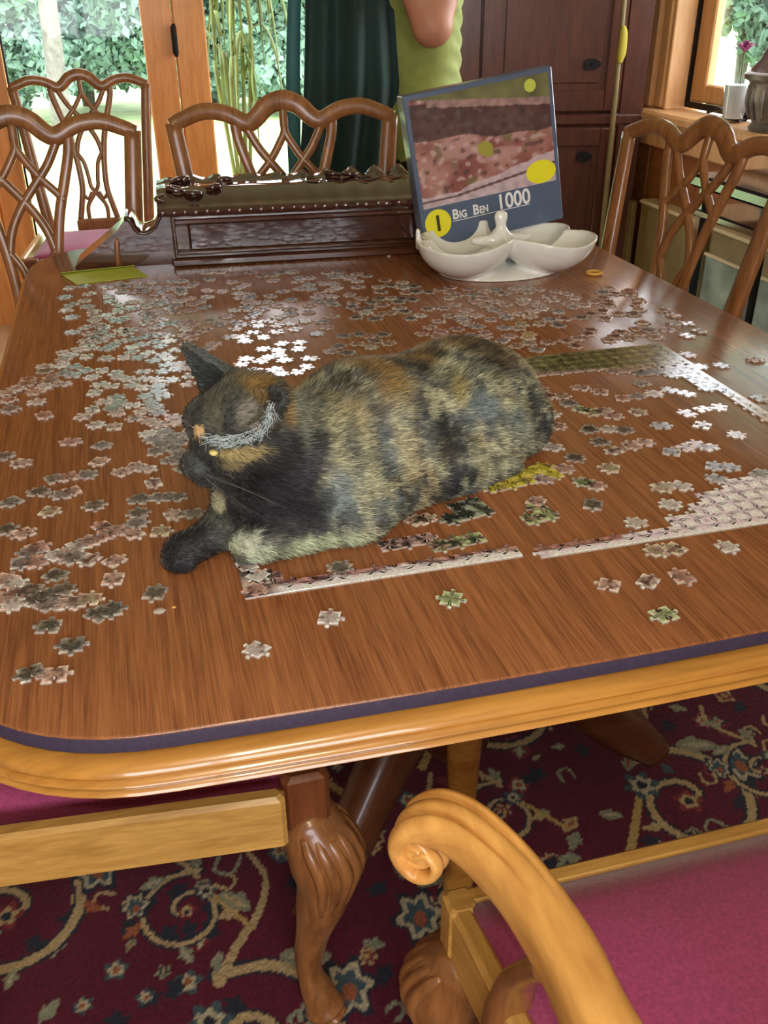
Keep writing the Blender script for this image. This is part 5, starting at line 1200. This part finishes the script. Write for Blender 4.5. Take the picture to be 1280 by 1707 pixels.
# ================================================================ person holding up a dark coat
def body_sdf(P):
    # world coordinates; standing, facing -X, the near arm (towards -Y) raised and bent
    x, y = .870, 2.86
    d = s_ell(P, (x, y, .90), (.120, .165, .12)); d = smin(d, s_ell(P, (x + .01, y, 1.06), (.098, .135, .15)), .06)
    d = smin(d, s_ell(P, (x, y, 1.25), (.110, .155, .15)), .07); d = smin(d, s_ell(P, (x - .06, y, 1.22), (.075, .12, .075)), .05)
    d = smin(d, s_cone(P, (x + .01, y - .13, 1.36), (x + .01, y + .13, 1.36), .055, .055), .05)
    d = smin(d, s_cone(P, (x, y, 1.38), (x - .02, y, 1.48), .052, .05), .03)
    d = smin(d, s_ell(P, (x - .045, y, 1.575), (.092, .074, .115)), .02)
    d = smin(d, s_ell(P, (x - .125, y, 1.565), (.022, .014, .026)), .012)     # nose
    d = smin(d, s_ell(P, (x - .112, y, 1.525), (.02, .024, .012)), .008)      # lips
    d = smin(d, s_ell(P, (x - .105, y, 1.490), (.022, .026, .02)), .014)      # chin
    for s in (-1, 1):
        d = smin(d, s_ell(P, (x - .035, y + s * .074, 1.565), (.022, .010, .032)), .006)  # ear
        d = smin(d, s_cone(P, (x, y + s * .085, .86), (x - .01, y + s * .09, .47), .095, .058), .03)
        d = smin(d, s_cone(P, (x - .01, y + s * .09, .47), (x + .02, y + s * .09, .09), .058, .036), .03)
        d = smin(d, s_cone(P, (x + .01, y + s * .09, .045), (x - .14, y + s * .10, .032), .040, .028), .02)
    # near arm: shoulder, elbow, raised forearm
    S, E_, H_ = (x + .020, y - .19, 1.35), (x - .045, y - .27, 1.140), (x - .15, y - .20, 1.37)
    d = smin(d, s_cone(P, S, E_, .064, .050), .03); d = smin(d, s_cone(P, E_, H_, .050, .031), .012)
    # far arm
    S2, E2, H2 = (x + .005, y + .19, 1.34), (x - .10, y + .20, 1.12), (x - .24, y + .05, 1.36)
    d = smin(d, s_cone(P, S2, E2, .056, .042), .03); d = smin(d, s_cone(P, E2, H2, .042, .028), .012)
    for (H, wy) in ((np.array(H_), 1), (np.array(H2), -1)):
        d = smin(d, s_ell(P, H + (-.022, 0, .035), (.030, .018, .040)), .012)
        for k in range(4):
            b = H + np.array((-.035 + .0 * k, .0, .020 + .019 * k)); m_ = b + np.array((-.032, .006 * wy, .006)); e_ = m_ + np.array((-.006, .022 * wy, -.004)) * (1 - .1 * abs(k - 1.5))
            d = smin(d, s_cone(P, b, m_, .0095, .0085), .003); d = smin(d, s_cone(P, m_, e_, .0085, .0075), .003)
        d = smin(d, s_cone(P, H + (-.005, .008 * wy, .02), H + (-.035, .026 * wy, .034), .011, .009), .004)
    return d
V, F = surface_nets(body_sdf, (.50, 2.48, -.02), (1.12, 3.18, 1.74), .0085)
per = link_mesh('person', V, F, M['skin'], smooth=True); per.location.z = .0135; tag(per, 'person in a lime green shirt, arm bent, holding up a dark green coat', 'person')
def shirt_sdf(P):
    x, y = .870, 2.86
    d = body_sdf(P) - .011 - .0035 * np.sin(P[:, 2] * 120 + 3 * np.sin(P[:, 1] * 25)) * np.clip((P[:, 0] - .88) * 14, 0, 1)
    d = np.maximum(d, .785 - P[:, 2]); d = np.maximum(d, P[:, 2] - 1.425)
    for s, e in ((np.array((x + .005, y - .19, 1.34)), np.array((x - .055, y - .27, 1.13))), (np.array((x + .005, y + .19, 1.34)), np.array((x - .10, y + .20, 1.12)))):
        ax = (e - s) / np.linalg.norm(e - s); t = (P - s) @ ax
        side = (np.abs(P[:, 1] - y) > .165) | (P[:, 0] < x - .145)
        d = np.where(side, np.maximum(d, t - .07), d)
    return d
V, F = surface_nets(shirt_sdf, (.62, 2.55, .76), (1.12, 3.16, 1.46), .0085); link_mesh('shirt', V, F, M['lime'], per, True)
def trouser_sdf(P):
    d = body_sdf(P) - .010; return np.maximum(np.maximum(d, P[:, 2] - .84), .07 - P[:, 2])
V, F = surface_nets(trouser_sdf, (.60, 2.55, .05), (1.12, 3.16, .86), .011); link_mesh('trousers', V, F, M['trousers'], per, True)
def hair_sdf(P):
    x, y = .870, 2.86
    d = s_ell(P, (x - .025, y, 1.595), (.108, .088, .118)); d = smin(d, s_cone(P, (x + .03, y, 1.58), (x + .055, y, 1.44), .075, .05), .03)
    cut = s_ell(P, (x - .125, y, 1.54), (.085, .065, .095)); return np.maximum(d, -cut)
V, F = surface_nets(hair_sdf, (.70, 2.74, 1.36), (1.05, 3.0, 1.74), .009); link_mesh('hair', V, F, M['hair'], per, True)
for s in (-1, 1): dome('eye', Vector((.885 - .121, 2.86 + s * .032, 1.583)), .011, M['paint_white'], per, 10)
def shoe_sdf(P): 
    d = np.minimum(*[s_cone(P, (.895, 2.86 + s * .09, .045), (.74, 2.86 + s * .10, .036), .050, .038) for s in (-1, 1)])
    return np.maximum(d, -P[:, 2] + .001)
V, F = surface_nets(shoe_sdf, (.66, 2.66, -.01), (.98, 3.06, .12), .008); link_mesh('shoes', V, F, M['ink'], per, True)

# coat: hanging folded cloth with real thickness
def coat():
    nu, nv = 70, 40; V = []; F = []
    for lay in (0, 1):
        for j in range(nv + 1):
            t = j / nv; z = 1.46 - t * .90
            xl = .53 - .080 * t + .02 * sin(t * 3); xr = .745 + .075 * t - .02 * t * t if t < .5 else .7775 - .02 * (t - .5)
            if t < .5: xr = .745 + .075 * t
            else: xr = .7825 - .06 * (t - .5)
            for i in range(nu + 1):
                s = i / nu; x = xl + (xr - xl) * s
                y = 2.70 + .018 * sin(s * 21 + t * 1.5) * (.4 + t) + .012 * sin(s * 9 - t * 2) - .05 * sin(s * pi) * .5 + (.012 if lay else 0) + (.09 * (.5 - t) if t < .1 else .036)
                V.append((x, y, z))
    n = (nu + 1) * (nv + 1)
    for j in range(nv):
        for i in range(nu):
            a = j * (nu + 1) + i; F.append([a, a + 1, a + nu + 2, a + nu + 1]); F.append([n + a, n + a + nu + 1, n + a + nu + 2, n + a + 1])
    rim = [i for i in range(nu + 1)] + [j * (nu + 1) + nu for j in range(1, nv + 1)] + [nv * (nu + 1) + i for i in range(nu - 1, -1, -1)] + [j * (nu + 1) for j in range(nv - 1, 0, -1)]
    for k in range(len(rim)): j = (k + 1) % len(rim); F.append([rim[j], rim[k], n + rim[k], n + rim[j]])
    return V, F
V, F = coat(); co = link_mesh('dark_coat', V, F, M['coat'], smooth=True); tag(co, 'dark green-black coat hanging from the standing person\'s raised hands', 'coat')
sv = MB(); sv.sweep([(.525, 2.755, 1.42), (.495, 2.755, 1.2), (.478, 2.75, .95), (.470, 2.745, .68)], [.012, .018, .020, .016], [.010, .014, .014, .010], (0, 1, 0), 12, 6)
sv.build('backlit_edge', plain('backlit_edge_cloth', (.03, .14, .15), .6), co, True)  # lighter teal strip paints window light coming through the coat's edge

# ================================================================ outside
structure(MB().box((-30, YB + .13, -.35), (40, 60, -.25)).build('lawn', M['lawn']))
structure(MB().box((-3, YB + .12, -.25), (5, 5.1, -.06)).build('terrace_ground', plain('pale_paving', (.55, .53, .48), .8, var=.1, scale=4)))
structure(MB().box((XR + .12, -8, -.35), (30, YB + .13, -.25)).build('side_lawn_ground', M['lawn']))
structure(MB().box((-20, -30, -.35), (20, YF - .13, -.25)).build('front_lawn_ground', M['lawn']))
tr = random.Random(4)
def tree(x, y, h, r, n, mat, label, grp=None, crown0=.25, trunk=.12):  # dense tall crowns, out of view, shaped to block sky reflections on the table
    root = tag(empty('sky_blocking_tree', (x, y, -.25)), label, 'tree', grp)
    tk = MB(); tk.sweep([(0, 0, 0), (.08, .05, h * .3), (-.05, 0, h * .6), (.05, 0, h * .85)], [trunk, trunk * .8, trunk * .55, trunk * .2], [trunk, trunk * .8, trunk * .55, trunk * .2], (0, 1, 0), 8, 4)
    for k in range(6):
        a = tr.random() * 6.28; z = h * tr.uniform(.35, .7); tk.sweep([(0, 0, z), (r * .4 * cos(a), r * .4 * sin(a), z + h * .08), (r * .75 * cos(a), r * .75 * sin(a), z + h * .15)], [trunk * .35, trunk * .22, trunk * .08], [trunk * .35, trunk * .22, trunk * .08], (0, 1, .3), 6, 3)
    tk.build('trunk', M['bark'], root, True)
    rg = np.random.default_rng(int(abs(x * 100 + y * 7)) + 1)
    K = 26; cen = np.stack([rg.normal(0, r * .42, K), rg.normal(0, r * .42, K), h * rg.uniform(crown0, .97, K)], 1)
    ci = rg.integers(0, K, n); P = cen[ci] + rg.normal(0, r * .16, (n, 3)); u_ = rg.normal(0, 1, (n, 3)); u_ /= np.linalg.norm(u_, axis=1, keepdims=True); w_ = np.cross(u_, rg.normal(0, 1, (n, 3))); w_ /= np.linalg.norm(w_, axis=1, keepdims=True)
    s = rg.uniform(.05, .10, (n, 1)) * (.6 + .12 * r)
    V = np.stack([P - u_ * s, P + w_ * s * .5, P + u_ * s, P - w_ * s * .5], 1).reshape(-1, 3); F = np.arange(n * 4).reshape(-1, 4)
    c = link_mesh('foliage', V, F, mat, root); c['kind'] = 'stuff'
tree(-4.9, 12.2, 8.5, 1.9, 12000, M['leaf2'], 'pale leafy tree farthest left beyond the glass doors, crown raised to block sky')
tree(-2.4, 12.2, 8.5, 1.7, 20000, M['leaf2'], 'tall tree behind the shrubs left of the farthest chair, crown raised to block sky')
tree(-.6, 12.0, 8.5, 1.6, 20000, M['leaf'], 'tall darker tree above the farthest chair, crown raised to block sky')
tree(6.2, 18, 8.5, 2.4, 9000, M['leaf2'], 'tall tree beyond the dark cupboard corner, crown raised to block sky')
tree(9.2, 10.2, 9.0, 2.2, 24000, M['leaf2'], 'tall tree outside the window on the right, crown raised to block sky')
tree(7.0, 6.2, 8.0, 1.8, 18000, M['leaf'], 'tall darker tree outside the window behind the urn, crown raised to block sky')
def shrub(x, y, h, r, n, mat, label):
    root = tag(empty('garden_shrub', (x, y, -.25)), label, 'shrub')
    tk = MB()
    for k in range(5): tk.sweep([(.03 * (k - 2), .02 * k, 0), (.10 * (k - 2), .04 * k, h * .4), (.22 * (k - 2) * r, .05 * k, h * .75)], [.03, .02, .01], [.03, .02, .01], (0, 1, 0), 6, 3)
    tk.build('stem', M['bark'], root, True)
    rg = np.random.default_rng(int(abs(x * 90 + y * 17)) + 5); K = 16
    th = rg.uniform(0, 6.28, K); rad = rg.uniform(.1, .62, K) * r; cen = np.stack([rad * np.cos(th), rad * np.sin(th), h * rg.uniform(.12, .85, K)], 1)
    ci = rg.integers(0, K, n); dd = rg.normal(0, 1, (n, 3)); dd /= np.linalg.norm(dd, axis=1, keepdims=True); P = cen[ci] + dd * r * .34 * rg.uniform(.6, 1.05, (n, 1)); P[:, 2] = np.maximum(P[:, 2], .03)
    u_ = rg.normal(0, 1, (n, 3)); u_ /= np.linalg.norm(u_, axis=1, keepdims=True); w_ = np.cross(u_, rg.normal(0, 1, (n, 3))); w_ /= np.linalg.norm(w_, axis=1, keepdims=True)
    q = rg.uniform(.05, .10, (n, 1)); V = np.stack([P - u_ * q, P + w_ * q * .55, P + u_ * q, P - w_ * q * .55], 1).reshape(-1, 3)
    c = link_mesh('foliage', V, np.arange(n * 4).reshape(-1, 4), mat, root); c['kind'] = 'stuff'
for (x, y, h_, r_, mat_, lab) in ((-4.3, 14.8, 2.6, 1.35, 'leaf2', 'pale shrub at the far left edge of the garden view'), (-2.6, 15.6, 2.5, 1.2, 'leaf', 'darker shrub at the left of the garden view'), (-1.4, 14.2, 2.6, 1.15, 'leaf2', 'pale shrub above the farthest chair\'s left side'), (-.35, 15.8, 2.6, 1.1, 'leaf2', 'pale shrub above the farthest chair\'s right side'), (.55, 14.4, 2.4, 1.05, 'leaf', 'darker shrub close left of the door stiles'),
    (1.5, 15.6, 2.6, 1.15, 'leaf2', 'pale shrub right of the door stiles'), (2.4, 14.2, 2.3, 1.05, 'leaf', 'darker shrub behind the strap-leaf plant'), (3.6, 15.4, 2.6, 1.2, 'leaf2', 'pale shrub hidden mostly by the coat'), (8.6, 12.6, 3.0, 1.3, 'leaf', 'shrub seen through the right window'), (7.2, 8.6, 2.8, 1.1, 'leaf2', 'paler nearer shrub seen through the right window behind the flower')):
    shrub(x, y, h_, r_, 11000, M[mat_], lab)
pl = tag(empty('strap_leaf_plant', (.56, 4.72, -.06)), 'tall potted plant with drooping strap leaves just outside the glass door', 'plant')
auto_smooth(MB().lathe([(.001, 0), (.09, 0), (.12, .18), (.13, .20), (.11, .20), (.10, .17), (.001, .17)], (0, 0, 0), 24).build('pot', M['pot'], pl), 40)
for k in range(5): MB().sweep([(0, 0, .15), (.02 * (k - 2), .02, .55), (.045 * (k - 2), .01 * k, 1.02 + .04 * k)], .010, .010, (0, 1, 0), 7, 4).build('stem', M['frond'], pl, True)
for k in range(30):
    a_ = tr.random() * 6.28; r_ = tr.uniform(.06, .15); z_ = tr.uniform(.95, 1.40); cx_ = tr.uniform(-.07, .09)
    MB().sweep([(cx_, 0, z_ - .03), (cx_ + r_ * cos(a_) * .7, r_ * sin(a_) * .7, z_ + .07), (cx_ + r_ * 1.2 * cos(a_), r_ * 1.2 * sin(a_), z_ - .04), (cx_ + r_ * 1.45 * cos(a_), r_ * 1.45 * sin(a_), z_ - .32)], [.006, .011, .012, .003], [.0015, .002, .002, .001], (0, 0, 1), 6, 4).build('leaf', M['frond'], pl, True)

# unseen fixture added to go with the fill light (above and behind the frame)
lm = tag(empty('added_lamp_fixture', (.1, -.55, HC)), 'round unseen lamp fixture added above the near end of the table', 'lamp')
MB().lathe([(.001, -.02), (.07, -.02), (.07, 0), (.001, 0)], (0, 0, 0), 24).build('ceiling_rose', M['brass'], lm); MB().lathe([(.006, -.12), (.006, -.02)], (0, 0, 0), 10).build('rod', M['brass'], lm)
# place the puzzle box: leaning back and tipped a little to the left
bl = Vector((.556, 1.768, ZT + .024))
box.matrix_world = Matrix.Translation(bl) @ Matrix.Rotation(radians(-2), 4, 'Z') @ Matrix.Rotation(radians(-3), 4, 'X') @ Matrix.Rotation(radians(-9.0), 4, 'Y') @ Matrix.Translation((BW / 2, 0, 0))
